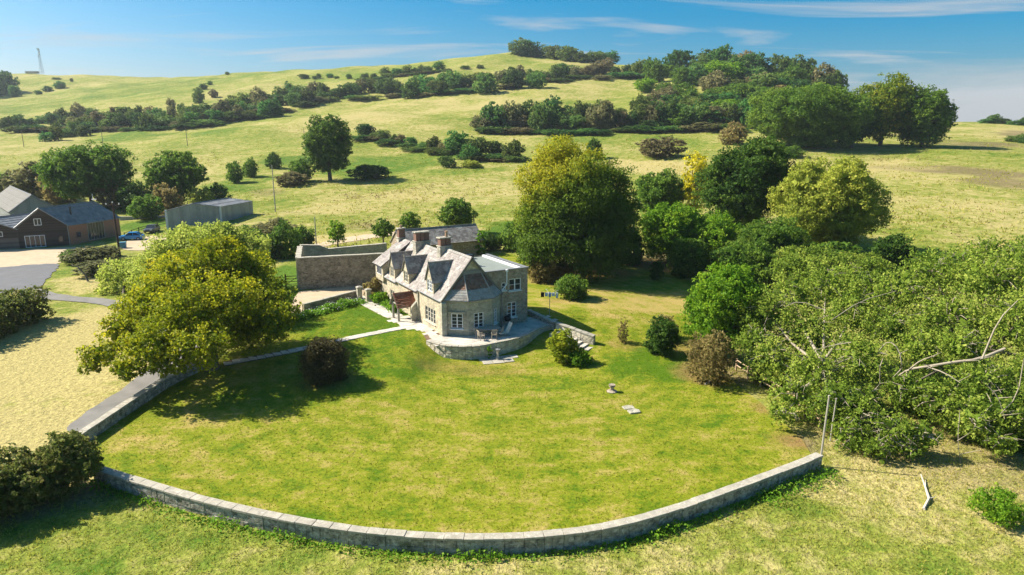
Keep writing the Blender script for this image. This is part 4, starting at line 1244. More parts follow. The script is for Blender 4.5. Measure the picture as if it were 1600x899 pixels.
for o in [c for c in ter.children if c.name.startswith('flagstone')]:
    if in_poly(np.array([[o.location.x, o.location.y]]), house_in)[0]: bpy.data.objects.remove(o)
stone_wall('terrace_wall', 'curved rubble retaining wall round the stone terrace below the bay', [p.xy for p in TERW], 1.2, .36, step=.62, courses=3, block='terrace_stone', cop='coping', copw=.10, coph=.10,
           zfoot=lambda x, y: min(hz1(x, y), .6) - .3, top=lambda x, y: HZ + .16, both=False)
SIDE = [unz(826, 484, HZ + .55), unz(846, 493, HZ + .55), unz(868, 503, HZ + .55)]
stone_wall('terrace_side_wall', 'dark low rubble wall running from the house wing to the steps', [p.xy for p in SIDE], 1.0, .36, step=.7, courses=2, block='wall_block', cop='coping', zfoot=lambda x, y: .2, top=lambda x, y: HZ + .55)
s0, s1 = unz(870, 505, 1.85), unz(929, 526, 1.15)
def ramp_top(x, y):
    k = (x - s0.x) / (s1.x - s0.x); return 1.95 + (1.25 - 1.95) * max(0, min(1, k))
stone_wall('stair_wall', 'pale sunlit stone wall sloping down beside the garden steps', [s0.xy, s1.xy], 1.0, .40, step=.75, courses=3, block='terrace_stone', cop='coping', zfoot=lambda x, y: -.2, top=ramp_top)
# garden steps: treads going down from the terrace beside the stair wall
st = empty('garden_steps', (s0.x, s0.y, 0)); tag(st, 'worn stone steps going down from the terrace to the lawn', 'steps')
dirv = (s1.xy - s0.xy).normalized(); side = Vector((dirv.y, -dirv.x))
for i in range(7):
    p = s0.xy + dirv * (.4 + i * .62) + side * 1.0
    z = HZ - .02 - i * .155
    mb = MB(); mb.box((0, 0, -.25), (.62, 1.35, .55), jit=.012); o = mb.build('step', 'flag', st, bevel=.02)
    o.location = Vector((p.x, p.y, z)) - Vector(st.location); o.rotation_euler = (0, 0, math.atan2(dirv.y, dirv.x))

# garden path from the porch to the tree
def path_poly(P, wd):
    P = chaikin(P, 2); a, b = [], []
    for i, p in enumerate(P):
        d = (P[min(i + 1, len(P) - 1)] - P[max(i - 1, 0)]).normalized(); n = Vector((-d.y, d.x)) * wd / 2
        a.append(tuple(p + n)); b.append(tuple(p - n))
    return a + b[::-1]
def path(name, pts, wd, size, mat='flag'):
    P = [Vector(p) for p in pts]
    o = sheet(name, None, 'soil', .058, .8, world=path_poly(P, wd))
    Q = chaikin(P, 2); Q = resample(Q, size)
    for i in range(len(Q) - 1):
        a, b = Q[i], Q[i + 1]; d = b - a; m = (a + b) / 2; nn = Vector((-d.y, d.x)).normalized()
        k = 2 if wd > 1.0 else 1
        for j in range(k):
            c = m + nn * (wd / k * (j - (k - 1) / 2)); mb = MB(); mb.box((0, 0, 0), (d.length - .03 * random.uniform(.5, 2), wd / k - .03 * random.uniform(.5, 2), .05), jit=.02)
            f = mb.build('flagstone', mat, o); f.location = (c.x, c.y, hz1(c.x, c.y) + .085); f.rotation_euler = (0, 0, math.atan2(d.y, d.x) + random.uniform(-.03, .03))
    return o
path('garden_path', [G(632, 513).xy, G(600, 519).xy, G(560, 527).xy, G(520, 536).xy, G(470, 547).xy, G(420, 557).xy, G(350, 570).xy], 1.0, .7)
path('house_path', [hw(-1.6, 8.6).xy, hw(-1.9, 11).xy, hw(-2.1, 14).xy, hw(-2.3, 17).xy, hw(-2.4, 19.5).xy], 1.9, .7)

# ================================================================== WALLED YARD AND OUTBUILDING
def thick_wall(name, label, a, b, h0, h1, th, mat, cop='coping', profile=None, parent=None, z0=None):
    """solid wall a->b (world xyz feet) with a top profile [(s 0..1, height)] and coping stones along the top"""
    a, b = Vector(a), Vector(b); d = (b - a); d.z = 0; L = d.length; d /= L; n = Vector((-d.y, d.x, 0))
    prof = profile or [(0, h0), (1, h1)]
    e = empty(name, a)
    mb = MB()
    top = [(d * (s * L) + Vector((0, 0, h))) for s, h in prof]; m = len(prof)
    foot = [(d * (s * L) + Vector((0, 0, -.5))) for s, h in prof]
    for i in range(m - 1):
        q = [foot[i] - n * th / 2, foot[i + 1] - n * th / 2, top[i + 1] - n * th / 2, top[i] - n * th / 2, foot[i] + n * th / 2, foot[i + 1] + n * th / 2, top[i + 1] + n * th / 2, top[i] + n * th / 2]
        f = [(0, 1, 2, 3), (5, 4, 7, 6), (3, 2, 6, 7)]
        if i == 0: f.append((4, 0, 3, 7))
        if i == m - 2: f.append((1, 5, 6, 2))
        mb.add(q, f)
    mb.build('wall_face', mat, e)
    for i in range(m - 1):
        seg = top[i + 1] - top[i]; k = max(1, int(seg.length / .85))
        for j in range(k):
            p0, p1 = top[i].lerp(top[i + 1], j / k), top[i].lerp(top[i + 1], (j + 1) / k); c = (p0 + p1) / 2
            s = MB(); s.box((0, 0, .06), ((p1 - p0).length - .02, th + .1 + random.uniform(-.03, .05), .13 + random.uniform(-.02, .03)), jit=.015)
            o = s.build('coping_stone', cop, e); o.location = c
            o.rotation_euler = (0, -math.atan2(seg.z, Vector((seg.x, seg.y)).length), math.atan2(d.y, d.x))
    return tag(e, label, 'wall')
ya, yb = unz(468, 457, .7), unz(612, 446, .9)
yd, yc = unr(470, 400, 98.0), unr(604, 394, 101.0)
yd.z = hz1(yd.x, yd.y); yc.z = hz1(yc.x, yc.y)
thick_wall('yard_wall', 'tall dark rubble wall facing the gravel court beside the farmhouse', ya, yb, 4.35, 4.4, .55, 'yard_stone')
hb = [unr(px, py, math.hypot((yd.lerp(yc, s)).x, (yd.lerp(yc, s)).y)).z - yd.z for s, px, py in ((0, 470, 384), (.2, 497, 384), (.32, 512, 390), (1, 604, 381))]
thick_wall('yard_wall', 'grey rear wall of the walled yard with a sloping step in its top', yd, yc, 3, 3, .5, 'bay_stone', profile=[(0, hb[0]), (.2, hb[1]), (.31, hb[2]), (1, hb[3])])
thick_wall('yard_wall', 'pale end wall of the walled yard seen edge on', ya + Vector((.0, .4, 0)), yd + Vector((.1, -.4, 0)), 4.3, hb[0], .6, 'terrace_stone')

ob_r, ob_l = unz(754, 397, 1.2), None
nv, uv = Vector((math.cos(HROT), math.sin(HROT), 0)), Vector((-math.sin(HROT), math.cos(HROT), 0))
outb = empty('outbuilding', ob_r, HROT)
OL, OD, OE, OR = 13.5, 5.0, 2.5, 4.5
mb = MB()
mb.add([(-OL, 0, -.5), (0, 0, -.5), (0, 0, OE), (-OL, 0, OE), (-OL, OD, -.5), (0, OD, -.5), (0, OD, OE), (-OL, OD, OE), (0, OD / 2, OR - .08), (-OL, OD / 2, OR - .08)],
       [(0, 1, 2, 3), (1, 5, 6, 8, 2), (5, 4, 7, 6), (4, 0, 3, 9, 7)])
mb.build('wall', 'wing_stone', outb)
for s in (0, 1):
    k = (OR - OE) / (OD / 2); ov = .3
    if s == 0: pl = [(-OL - .15, -ov, OE - ov * k), (.15, -ov, OE - ov * k), (.15, OD / 2, OR), (-OL - .15, OD / 2, OR)]
    else: pl = [(.15, OD + ov, OE - ov * k), (-OL - .15, OD + ov, OE - ov * k), (-OL - .15, OD / 2, OR), (.15, OD / 2, OR)]
    mb = MB(); slab(mb, pl, .12); r_ = mb.build('roof', 'verge', outb); slates('slates', pl, 'slate', r_, sw=.34, sh=.27)
    mb = MB(); mb.tube([(-OL - .15, OD / 2, OR + .04), (.15, OD / 2, OR + .04)], .09, 6)
    if s == 0: mb.build('ridge', 'lead', r_)
mb = MB(); mb.tube([(.1, OD / 2 + .6, 3.2), (.1, OD / 2 + .6, 5.7)], .09, 7); mb.build('flue', 'black_iron', outb)
tag(outb, 'long stone outbuilding with purple-grey slate roof behind the farmhouse', 'outbuilding')
ivm = leaf_cloud('ivy', [((-.4, -.15, 1.6), (.9, .5, 1.9)), ((.2, 1.0, 1.7), (.5, 1.1, 1.9)), ((-.2, -.1, 3.2), (.7, .5, .6))], .32, 2.0, 'weed_leaf')
iv = obj('ivy', ivm, None); iv.location = ob_r; iv.rotation_euler = (0, 0, HROT); tag(iv, 'bright green ivy climbing the near corner of the outbuilding', 'ivy')

# low court wall, gate piers
lw0, lw1 = G(474, 487), G(556, 466)
thick_wall('court_wall', 'low garden wall between the flower border and the gravel court', lw0, lw1, .75, .8, .35, 'yard_stone')
for (px, py), lab, mat in (((562, 468), 'square stone gate pier with a white capstone', 'bay_stone'), ((576, 472), 'pale lit gate pier beside the russet shrub', 'house_stone')):
    g = G(px, py); e = empty('gate_pier', g, HROT)
    mb = MB(); mb.box((0, 0, .6), (.55, .55, 1.6)); mb.build('shaft', mat, e, bevel=.02)
    mb = MB(); mb.box((0, 0, 1.47), (.68, .68, .14)); mb.box((0, 0, 1.58), (.6, .6, .1), taper=.5); mb.build('capstone', 'coping', e, bevel=.02)
    tag(e, lab, 'pier', 'gate piers of the gravel court')
gg0, gg1 = G(447, 447), G(468, 446)
def field_gate(a, b, h, label, mat='fence_wood'):
    a, b = Vector(a), Vector(b); e = empty('field_gate', a); d = b - a
    for p in (Vector((0, 0, 0)), d):
        mb = MB(); mb.box((p.x, p.y, p.z + h * .55), (.16, .16, h * 1.25)); mb.build('post', mat, e)
    for i in range(4):
        mb = MB(); z = .2 + i * (h - .25) / 3; mb.tube([Vector((0, 0, z)), d + Vector((0, 0, z))], .045, 4); mb.build('bar', mat, e)
    mb = MB(); mb.tube([Vector((0, 0, .2)), d + Vector((0, 0, h - .05))], .04, 4); mb.build('brace', mat, e)
    return tag(e, label, 'gate')
field_gate(gg0, gg1, 1.3, 'dark timber field gate at the end of the yard wall', 'pole_dark')

# ================================================================== FARM BARNS
def gable_barn(name, label, A, B, Q, h_e, h_r, walls, roofmat, sheet_w=.9, over=.25, extra=None):
    """A,B front gable feet (left,right); Q far foot of the right side wall. walls = (gable, side) materials"""
    A, B, Q = [Vector((p.x, p.y, 0)) for p in (A, B, Q)]
    z = min(hz1(A.x, A.y), hz1(B.x, B.y), hz1(Q.x, Q.y))
    e = empty(name, (A.x, A.y, z))
    b = B - A; d = Q - B
    up = lambda v, h: Vector((v.x, v.y, h))
    O = Vector((0, 0, 0))
    mid = b / 2
    mb = MB(); mb.add([up(O, -.5), up(b, -.5), up(b, h_e), up(mid, h_r - .1), up(O, h_e)], [(0, 1, 2, 3, 4)])
    mb.build('gable_wall', walls[0], e)
    mb = MB(); mb.add([up(d, -.5), up(b + d, -.5), up(b + d, h_e), up(mid + d, h_r - .1), up(d, h_e)], [(4, 3, 2, 1, 0)]); mb.build('gable_wall', walls[0], e)
    mb = MB(); mb.add([up(b, -.5), up(b + d, -.5), up(b + d, h_e), up(b, h_e)], [(0, 1, 2, 3)]); mb.add([up(O, -.5), up(d, -.5), up(d, h_e), up(O, h_e)], [(3, 2, 1, 0)]); sw2 = mb.build('side_wall', walls[1], e)
    dn = d.normalized(); bn = b.normalized(); k = (h_r - h_e) / (b.length / 2)
    r0 = up(-dn * over + mid, h_r); r1 = up(d + dn * over + mid, h_r)
    eR0 = up(b + bn * over - dn * over, h_e - over * k); eR1 = up(b + d + bn * over + dn * over, h_e - over * k)
    eL0 = up(-bn * over - dn * over, h_e - over * k); eL1 = up(d - bn * over + dn * over, h_e - over * k)
    for pl in ([eR0, eR1, r1, r0], [eL1, eL0, r0, r1]):
        mb = MB(); slab(mb, pl, .1); rf = mb.build('roof', roofmat, e)
        slates('roof_sheets', pl, roofmat, rf, sw=sheet_w, sh=sheet_w * 1.35, lift=.05)
    mb = MB()
    for p, q in ((eR0, r0), (eL0, r0)): mb.tube([p + Vector((0, 0, .02)), q + Vector((0, 0, .02))], .09, 4)
    mb.build('bargeboard', 'steel', e)
    mb = MB(); mb.tube([r0 + Vector((0, 0, .05)), r1 + Vector((0, 0, .05))], .11, 5); mb.build('ridge', 'lead', e)
    tag(e, label, 'barn')
    return e, b, d
bL, bR, bQ = unz(31, 391, 0), unz(111.5, 386, 0), unz(190, 371.5, 0)
barn, bb, bd = gable_barn('timber_barn', 'black boarded barn with brick side wall and grey slate roof', bL, bR, bQ, 3.75, 6.9, ('black_board', 'barn_brick'), 'barn_slate', .5)
def on_wall(parent, o, dvec, s, z, out, w, h, mat, name='window', bars=0, dep=.08, barmat='white_paint'):
    """flat opening fixed on a wall through o along dvec: frame plus panes"""
    dv = dvec.normalized(); n = Vector((dv.y, -dv.x, 0)); ang = math.atan2(dv.y, dv.x)
    f = MB(); t = .09
    f.box((0, 0, t / 2), (w, dep, t)); f.box((0, 0, h - t / 2), (w, dep, t)); 
    for sx in (-1, 1): f.box((sx * (w / 2 - t / 2), 0, h / 2), (t, dep - .01, h - 2 * t))
    for i in range(bars): f.box((-w / 2 + w * (i + 1) / (bars + 1), 0, h / 2), (t * .8, dep - .02, h - 2 * t))
    fo = f.build(name, barmat, parent); p = o + dv * s + n * out; fo.location = (p.x, p.y, z); fo.rotation_euler = (0, 0, ang)
    for i in range(bars + 1):
        g = MB(); pw = (w - 2 * t) / (bars + 1); g.box((-w / 2 + t + pw * (i + .5), .01, h / 2), (pw - .03, .02, h - 2 * t)); g.build('pane', mat, fo)
    return fo
Z0 = Vector((0, 0, 0))
on_wall(barn, Z0, bb, bb.length * .32, 0.05, .05, 3.0, 2.1, 'glass', 'glazed_door', 3)
on_wall(barn, Z0, bb, bb.length * .42, 3.9, .05, 1.1, 1.2, 'glass', 'window', 1)
on_wall(barn, Z0, bb, bb.length * .82, .7, .05, .8, 1.1, 'glass', 'window', 0, barmat='black_iron')
on_wall(barn, bb, bd, bd.length * .50, 0.3, .05, 3.6, 3.2, 'glass', 'tall_window', 5, barmat='oak_post')
on_wall(barn, bb, bd, bd.length * .16, 1.2, .05, 1.0, 1.0, 'glass', 'window', 0, barmat='brick_red')
mb = MB(); p = bb + bd * .30 - bb.normalized() * 1.9; mb.tube([p + Vector((0, 0, 4.6)), p + Vector((0, 0, 6.6))], .14, 7); mb.tube([p + Vector((0, 0, 6.6)), p + Vector((0, 0, 6.75))], .2, 7); mb.build('flue', 'black_iron', barn)
p = bb * .5 + bd * .99; mb = MB(); mb.tube([p + Vector((0, 0, 6.6)), p + Vector((0, 0, 8.4))], .05, 5); mb.lathe([(.05, 0), (.3, .06), (.45, .2)], p + Vector((.3, -.1, 7.2)), 12); mb.build('satellite_dish', 'insulator', barn)
mb = MB(); p = bb * .985; n_ = Vector((bb.y, -bb.x, 0)).normalized() * .12; mb.tube([p + n_ + Vector((0, 0, 0)), p + n_ + Vector((0, 0, 3.6))], .06, 5); mb.build('downpipe', 'steel', barn)
# lower barn joined on the left
lA, lB = unz(-62, 396, 0), unz(31.5, 391, 0)
lowb, lb, ld = gable_barn('low_barn', 'weathered low barn wing with pale boards beside the black barn', lA, lB, lB + bd * .9, 3.5, 5.4, ('pale_board', 'pale_board'), 'barn_slate', .5)
on_wall(lowb, Z0, lb, lb.length * .70, 2.2, .05, .9, .9, 'glass', 'window', 1)
mb = MB(); pp = lb * .985; n2 = Vector((lb.y, -lb.x, 0)).normalized() * .06
mb.add([n2 + Vector((0, 0, 1.9)), lb + n2 + Vector((0, 0, 1.9)), lb + n2 + Vector((0, 0, 3.55)), lb * .5 + n2 + Vector((0, 0, 5.2)), n2 + Vector((0, 0, 3.55))], [(0, 1, 2, 3, 4)]); mb.build('cladding', 'black_board', lowb)
# grey portal barn behind
gA, gB = uny(22, 372, 134), uny(92, 352, 141)
gq = gB + (gA - gB).cross(Vector((0, 0, 1))).normalized() * 24
gq2 = Vector((gB.x - 20, gB.y + 6, 0))
grey, gb, gd = gable_barn('grey_barn', 'grey sheeted barn with brown-grey roof behind the black barn', gA, gB, gB + Vector((-20, 22, 0)), uny(23, 336, 134).z, uny(58, 310, 138).z, ('grey_sheet', 'grey_sheet'), 'asbestos', .9)
# corrugated shed
sA, sB, sQ = unz(263, 365.5, 0), unz(347, 357, 0), unz(397, 346, 0)
shed, sb, sd = gable_barn('metal_shed', 'corrugated grey metal shed with shallow roof beyond the willow', sA, sB, sQ, 3.9, 5.0, ('shed_sheet', 'shed_sheet'), 'barn_slate', 1.0, .1)
for c_ in (Vector((0, 0, 0)), sb):
    mb = MB(); mb.box((c_.x, c_.y, 2.0), (.32, .32, 4.2)); mb.build('corner_trim', 'insulator', shed)
# concrete wall beyond the cars
thick_wall('concrete_wall', 'low pale concrete wall beyond the parked cars', unz(188, 353, 0), unz(262, 349, 0), 1.9, 1.6, .25, 'concrete', cop='concrete')

# ================================================================== CARS
def car(name, label, at, ang, paint):
    e = empty(name, at, ang)
    prof = [(-2.0, .35), (-2.05, .62), (-1.95, .86), (-1.0, .95), (1.75, .95), (2.0, .86), (2.02, .4), (1.9, .28), (-1.9, .28)]
    mb = MB(); n = len(prof); wd = .86
    vs_ = [(x, -wd, z) for x, z in prof] + [(x, wd, z) for x, z in prof]
    mb.add(vs_, [tuple(range(n)), tuple(reversed(range(n, 2 * n)))] + [(i + n, (i + 1) % n + n, (i + 1) % n, i) for i in range(n)])
    body = mb.build('body', paint, e, bevel=.06)
    cab = [(-1.05, .94), (-.45, 1.42), (.95, 1.45), (1.75, .95)]
    mb = MB(); vs_ = [(x, -.78 + (.12 if z > 1.2 else 0), z) for x, z in cab] + [(x, .78 - (.12 if z > 1.2 else 0), z) for x, z in cab]
    mb.add(vs_, [(0, 1, 2, 3), (7, 6, 5, 4), (4, 5, 1, 0), (6, 7, 3, 2), (7, 4, 0, 3)]); mb.build('windows', 'glass', e)
    mb = MB(); mb.box((.25, 0, 1.45), (1.5, 1.36, .06)); mb.build('roof', paint, e, bevel=.02)
    for s in (-1, 1):
        mb = MB(); mb.tube([(-.42, s * .70, 1.43), (-1.02, s * .80, .95)], .04, 4); mb.tube([(.35, s * .70, 1.44), (.38, s * .80, .95)], .045, 4); mb.tube([(.95, s * .70, 1.44), (1.7, s * .79, .95)], .05, 4); mb.build('pillar', paint, e)
        for x in (-1.28, 1.25):
            mb = MB(); mb.tube([(x, s * .72, .32), (x, s * .90, .32)], .32, 14); w_ = mb.build('wheel', 'tyre', e)
            mb = MB(); mb.tube([(x, s * .88, .32), (x, s * .915, .32)], .19, 10); mb.build('rim', 'steel', w_)
        mb = MB(); mb.box((-2.0, s * .62, .72), (.1, .34, .14)); mb.build('headlight', 'insulator', e)
        mb = MB(); mb.box((2.0, s * .66, .78), (.06, .26, .2)); mb.build('tail_light', 'brick_red', e)
    return tag(e, label, 'car')
g = G(207, 375); car('parked_car', 'bright blue hatchback parked beside the brick barn', g, R(12), 'car_blue')
g = G(238, 363); car('parked_car', 'dark grey car parked near the metal shed', g, R(95), 'car_grey')
g = G(193, 388); e = empty('recycling_bin', g, R(20)); mb = MB(); mb.box((0, 0, .5), (.9, .8, 1.0), taper=1.12); mb.build('bin_body', 'bin_blue', e, bevel=.03); mb = MB(); mb.box((0, 0, 1.06), (1.05, .95, .1)); mb.build('lid', 'bin_blue', e, bevel=.02)
for s in (-1, 1):
    mb = MB(); mb.tube([(s * .3, .42, .1), (s * .36, .42, .1)], .1, 8); mb.build('wheel', 'tyre', e)
tag(e, 'blue wheeled bin at the foot of the timber power pole', 'bin')

# ================================================================== POLES AND MAST
def pole(px, py, top, label, mat='pole_wood', arm=True, r=.14, lean=0.0, group='power poles'):
    g = G(px, py); h = unr(px, top, math.hypot(g.x, g.y)).z - g.z
    e = empty('power_pole', g)
    mb = MB(); mb.tube([(0, 0, -.5), (lean * h * .5, 0, h * .5), (lean * h, 0, h)], [r, r * .85, r * .7], 8); mb.build('post', mat, e)
    if arm:
        mb = MB(); mb.box((lean * h, 0, h - .35), (2.4, .14, .16)); mb.build('crossarm', mat, e)
        for x in (-1.05, 0, 1.05):
            mb = MB(); mb.lathe([(.05, 0), (.11, .08), (.06, .14), (.1, .2), (.03, .28)], (lean * h + x, 0, h - .27 if x else h), 8); mb.build('insulator', 'insulator', e)
    return tag(e, label, 'pole', group), g, h
p1, pg, ph = pole(187.5, 400, 317, 'dark timber power pole with crossarm in front of the brick barn', 'pole_dark', True, .18, -.01)
pole(430.5, 331, 258, 'grey wooden pole standing in the grass right of the metal shed', 'grey_wood', False, .13)
pole(494.5, 384, 339, 'slim grey pole behind the walled yard', 'grey_wood', False, .11)
pole(476.5, 231, 200, 'thin hillside pole just left of the tall meadow tree', 'pole_wood', False, .13)
pole(293, 228, 200, 'thin hillside pole below the long belt of bushes', 'pole_wood', False, .14)
pole(161.5, 230, 204, 'thin far pole in the pale meadow left of the bush wedge', 'pole_wood', False, .15)
pole(37.5, 230, 204, 'thin far pole nearest the edge of the left meadow', 'pole_wood', False, .15)
for i, x in enumerate((-1.05, 0, 1.05)):
    a = pg + Vector((x, 0, ph - .02 if x else ph + .25)); b = Vector((a.x - 46, a.y - 22 + i * .4, a.z - 1.0))
    pts = [a.lerp(b, t / 12) - Vector((0, 0, 4 * 1.3 * (t / 12) * (1 - t / 12))) for t in range(13)]
    mb = MB(); mb.tube(pts, .014, 4); tag(mb.build('power_line', 'black_iron'), 'thin dark power line on the %s insulator of the timber pole by the barn' % ('left', 'middle', 'right')[i], 'wire', 'wires from the timber pole')
g = G(65, 110); mh = unr(62, 76, math.hypot(g.x, g.y)).z - g.z
e = empty('radio_mast', g); mb = MB(); bw0 = 1.6
for sx, sy in ((-1, -1), (1, -1), (1, 1), (-1, 1)): mb.tube([(sx * bw0, sy * bw0, -1), (sx * .5, sy * .5, mh)], .14, 4)
mb.build('legs', 'steel', e)
mb = MB(); nseg = 9
for i in range(nseg):
    z0_, z1_ = mh * i / nseg, mh * (i + 1) / nseg; w0_, w1_ = bw0 + (.5 - bw0) * i / nseg, bw0 + (.5 - bw0) * (i + 1) / nseg
    for (ax, ay), (bx_, by_) in (((-1, -1), (1, -1)), ((1, -1), (1, 1)), ((1, 1), (-1, 1)), ((-1, 1), (-1, -1))):
        mb.tube([(ax * w0_, ay * w0_, z0_), (bx_ * w1_, by_ * w1_, z1_)], .07, 3)
mb.build('bracing', 'steel', e)
for i, (x, z) in enumerate(((-1.1, .97), (1.1, .93), (.9, .80), (-.9, .7))):
    mb = MB(); mb.box((x, -.7, mh * z), (1.0, .5, 2.2)); mb.build('antenna', 'insulator', e)
mb = MB(); mb.tube([(0, 0, mh), (0, 0, mh * 1.07)], .12, 4); mb.build('antenna_rod', 'insulator', e)
tag(e, 'tall lattice radio mast on the far hilltop', 'mast')
e = empty('hilltop_hut', G(50, 111)); mb = MB(); mb.box((0, 0, .8), (14, 5, 2.4)); mb.build('wall', 'concrete', e); mb = MB(); mb.box((0, 0, 2.1), (14.6, 5.6, .25)); mb.build('roof', 'lead', e); tag(e, 'low hut beside the radio mast on the hilltop', 'hut')

# ================================================================== GARDEN OBJECTS
def at_house(w, t, z=0.0): return hw(w, t, z)
# teak table and chairs on the terrace
tp = unz(764, 524, HZ)
e = empty('garden_table', tp + Vector((0, 0, .02)), R(8))
mb = MB(); mb.lathe([(.0, .70), (.92, .70), (.95, .73), (.92, .75), (0, .75)], (0, 0, 0), 20)
o = mb.build('table_top', 'teak', e); o.scale = (1.25, .8, 1)
for sx, sy in ((-.7, -.4), (.7, -.4), (.7, .4), (-.7, .4)):
    mb = MB(); mb.box((sx, sy, .35), (.08, .08, .7)); mb.build('leg', 'teak', e)
tag(e, 'oval weathered teak table on the terrace', 'table')
def chair(p, ang, label, mat='teak'):
    e = empty('garden_chair', p, ang)
    mb = MB()
    for i in range(5): mb.box((-.2 + i * .1, 0, .44), (.085, .46, .03))
    mb.build('seat', mat, e)
    for sx in (-1, 1):
        mb = MB(); mb.box((sx * .24, -.22, .30), (.05, .05, .62)); mb.build('leg', mat, e)
        mb = MB(); mb.tube([(sx * .24, .22, 0), (sx * .24, .24, .45), (sx * .24, .36, .98)], .028, 4); mb.build('leg', mat, e)
        mb = MB(); mb.box((sx * .24, .02, .63), (.06, .52, .03)); mb.build('armrest', mat, e)
    mb = MB()
    for i in range(4): mb.box((-.15 + i * .1, .32, .74), (.05, .02, .46))
    mb.box((0, .355, .97), (.5, .03, .07)); mb.box((0, .26, .52), (.48, .03, .05)); mb.build('backrest', mat, e)
    return tag(e, label, 'chair', 'chairs round the terrace table')
for (px, py), a, l in (((748, 528), 75, 'wooden chair at the bay end of the terrace table'), ((752, 532), 120, 'wooden chair tilted against the near end of the terrace table'), ((766, 519), 10, 'wooden chair behind the terrace table by the bay wall'), ((772, 530), 190, 'wooden chair on the wall side of the terrace table'), ((781, 526), 250, 'wooden chair between the table and the canvas lounger')):
    q = unz(px, py, HZ); chair(q + Vector((0, 0, .02)), R(a), l)
q = unz(790, 525, HZ); e = empty('lounger', q + Vector((0, 0, .02)), R(-60))
mb = MB(); mb.box((0, -.3, .36), (.6, .9, .05)); mb.build('seat', 'canvas', e)
mb = MB(); mb.box((0, 0, 0), (.6, .07, 1.05)); o = mb.build('backrest', 'canvas', e); o.location = (0, .38, .80); o.rotation_euler = (R(-28), 0, 0)
for sx in (-1, 1):
    mb = MB(); mb.tube([(sx * .32, -.75, 0), (sx * .32, .2, .42), (sx * .32, .62, 1.3)], .03, 4); mb.build('side_rail', 'teak', e)
    mb = MB(); mb.tube([(sx * .32, .35, 0), (sx * .32, -.4, .42)], .03, 4); mb.build('leg', 'teak', e)
tag(e, 'reclining garden lounger with cream canvas beside the terrace table', 'lounger')
# kettle barbecue
q = unz(793, 511, HZ); e = empty('kettle_barbecue', q)
mb = MB(); mb.lathe([(.04, .60), (.22, .64), (.33, .78), (.36, .90), (.33, 1.06), (.22, 1.18), (.05, 1.22)], (0, 0, 0), 16); mb.build('bowl', 'black_iron', e, smooth=True)
for k in range(3):
    a = k * math.tau / 3 + .4; mb = MB(); mb.tube([(.15 * math.cos(a), .15 * math.sin(a), .66), (.34 * math.cos(a), .34 * math.sin(a), .02)], .025, 5); mb.build('leg', 'steel', e)
mb = MB(); mb.tube([(-.08, 0, 1.2), (-.06, 0, 1.29), (.06, 0, 1.29), (.08, 0, 1.2)], .015, 4); mb.build('handle', 'teak', e)
tag(e, 'round black kettle barbecue by the wing wall', 'barbecue')
# sundial on its paving
q = G(778, 563)
pv = empty('sundial_paving', q, R(14))
for i, (x, y, w_, d_) in enumerate(((-1.25, .35, .95, .95), (-.28, .38, .92, .9), (.68, .42, .95, .85), (1.6, .45, .8, .8), (-1.1, -.6, .9, .9), (-.1, -.58, 1.0, .95), (.9, -.5, .9, .85))):
    mb = MB(); mb.box((x, y, .075), (w_, d_, .06), jit=.015); mb.build('flagstone', 'coping', pv)
tag(pv, 'small patch of pale flagstones set in the lawn below the terrace', 'paving')
e = empty('sundial', q + Vector((0, .1, .10)))
mb = MB(); mb.lathe([(.26, 0), (.26, .12), (.15, .18), (.10, .45), (.12, .75), (.20, .82), (.20, .88)], (0, 0, 0), 12); mb.build('pedestal', 'coping', e)
mb = MB(); mb.lathe([(.24, .88), (.25, .93), (.2, .95)], (0, 0, 0), 16); mb.build('dial', 'lead', e)
mb = MB(); mb.add([(0, -.12, .95), (0, .12, .95), (0, .12, 1.12), (.012, -.12, .95), (.012, .12, .95), (.012, .12, 1.12)], [(0, 1, 2), (5, 4, 3), (0, 2, 5, 3)]); mb.build('gnomon', 'lead', e)
tag(e, 'stone sundial on a slim pedestal in front of the terrace wall', 'sundial')
q = G(956, 613); e = empty('bird_bath', q)
mb = MB(); mb.lathe([(.42, 0), (.44, .10), (.30, .16), (.16, .2), (.15, .42), (.24, .48), (.24, .56)], (0, 0, 0), 12); mb.build('pedestal', 'wing_stone', e)
mb = MB(); mb.lathe([(.15, .55), (.27, .60), (.27, .66), (.2, .63)], (0, 0, 0), 14); mb.build('bowl', 'wing_stone', e)
tag(e, 'small stone bird bath stump on the open lawn', 'bird bath')
for (px, py), l in (((981, 638), 'flat pale stone in the lawn, nearer the bird bath'), ((990, 645), 'flat pale stone in the lawn with a raised edge')):
    q = G(px, py); mb = MB(); mb.prism([(-.45, -.3), (.4, -.36), (.52, .1), (.25, .38), (-.38, .32)], .0, .16 if px > 985 else .09); o = mb.build('flat_stone', 'bay_stone', None, bevel=.02); o.location = q; o.rotation_euler = (0, 0, R(20)); tag(o, l, 'stone', 'flat stones in the lawn')
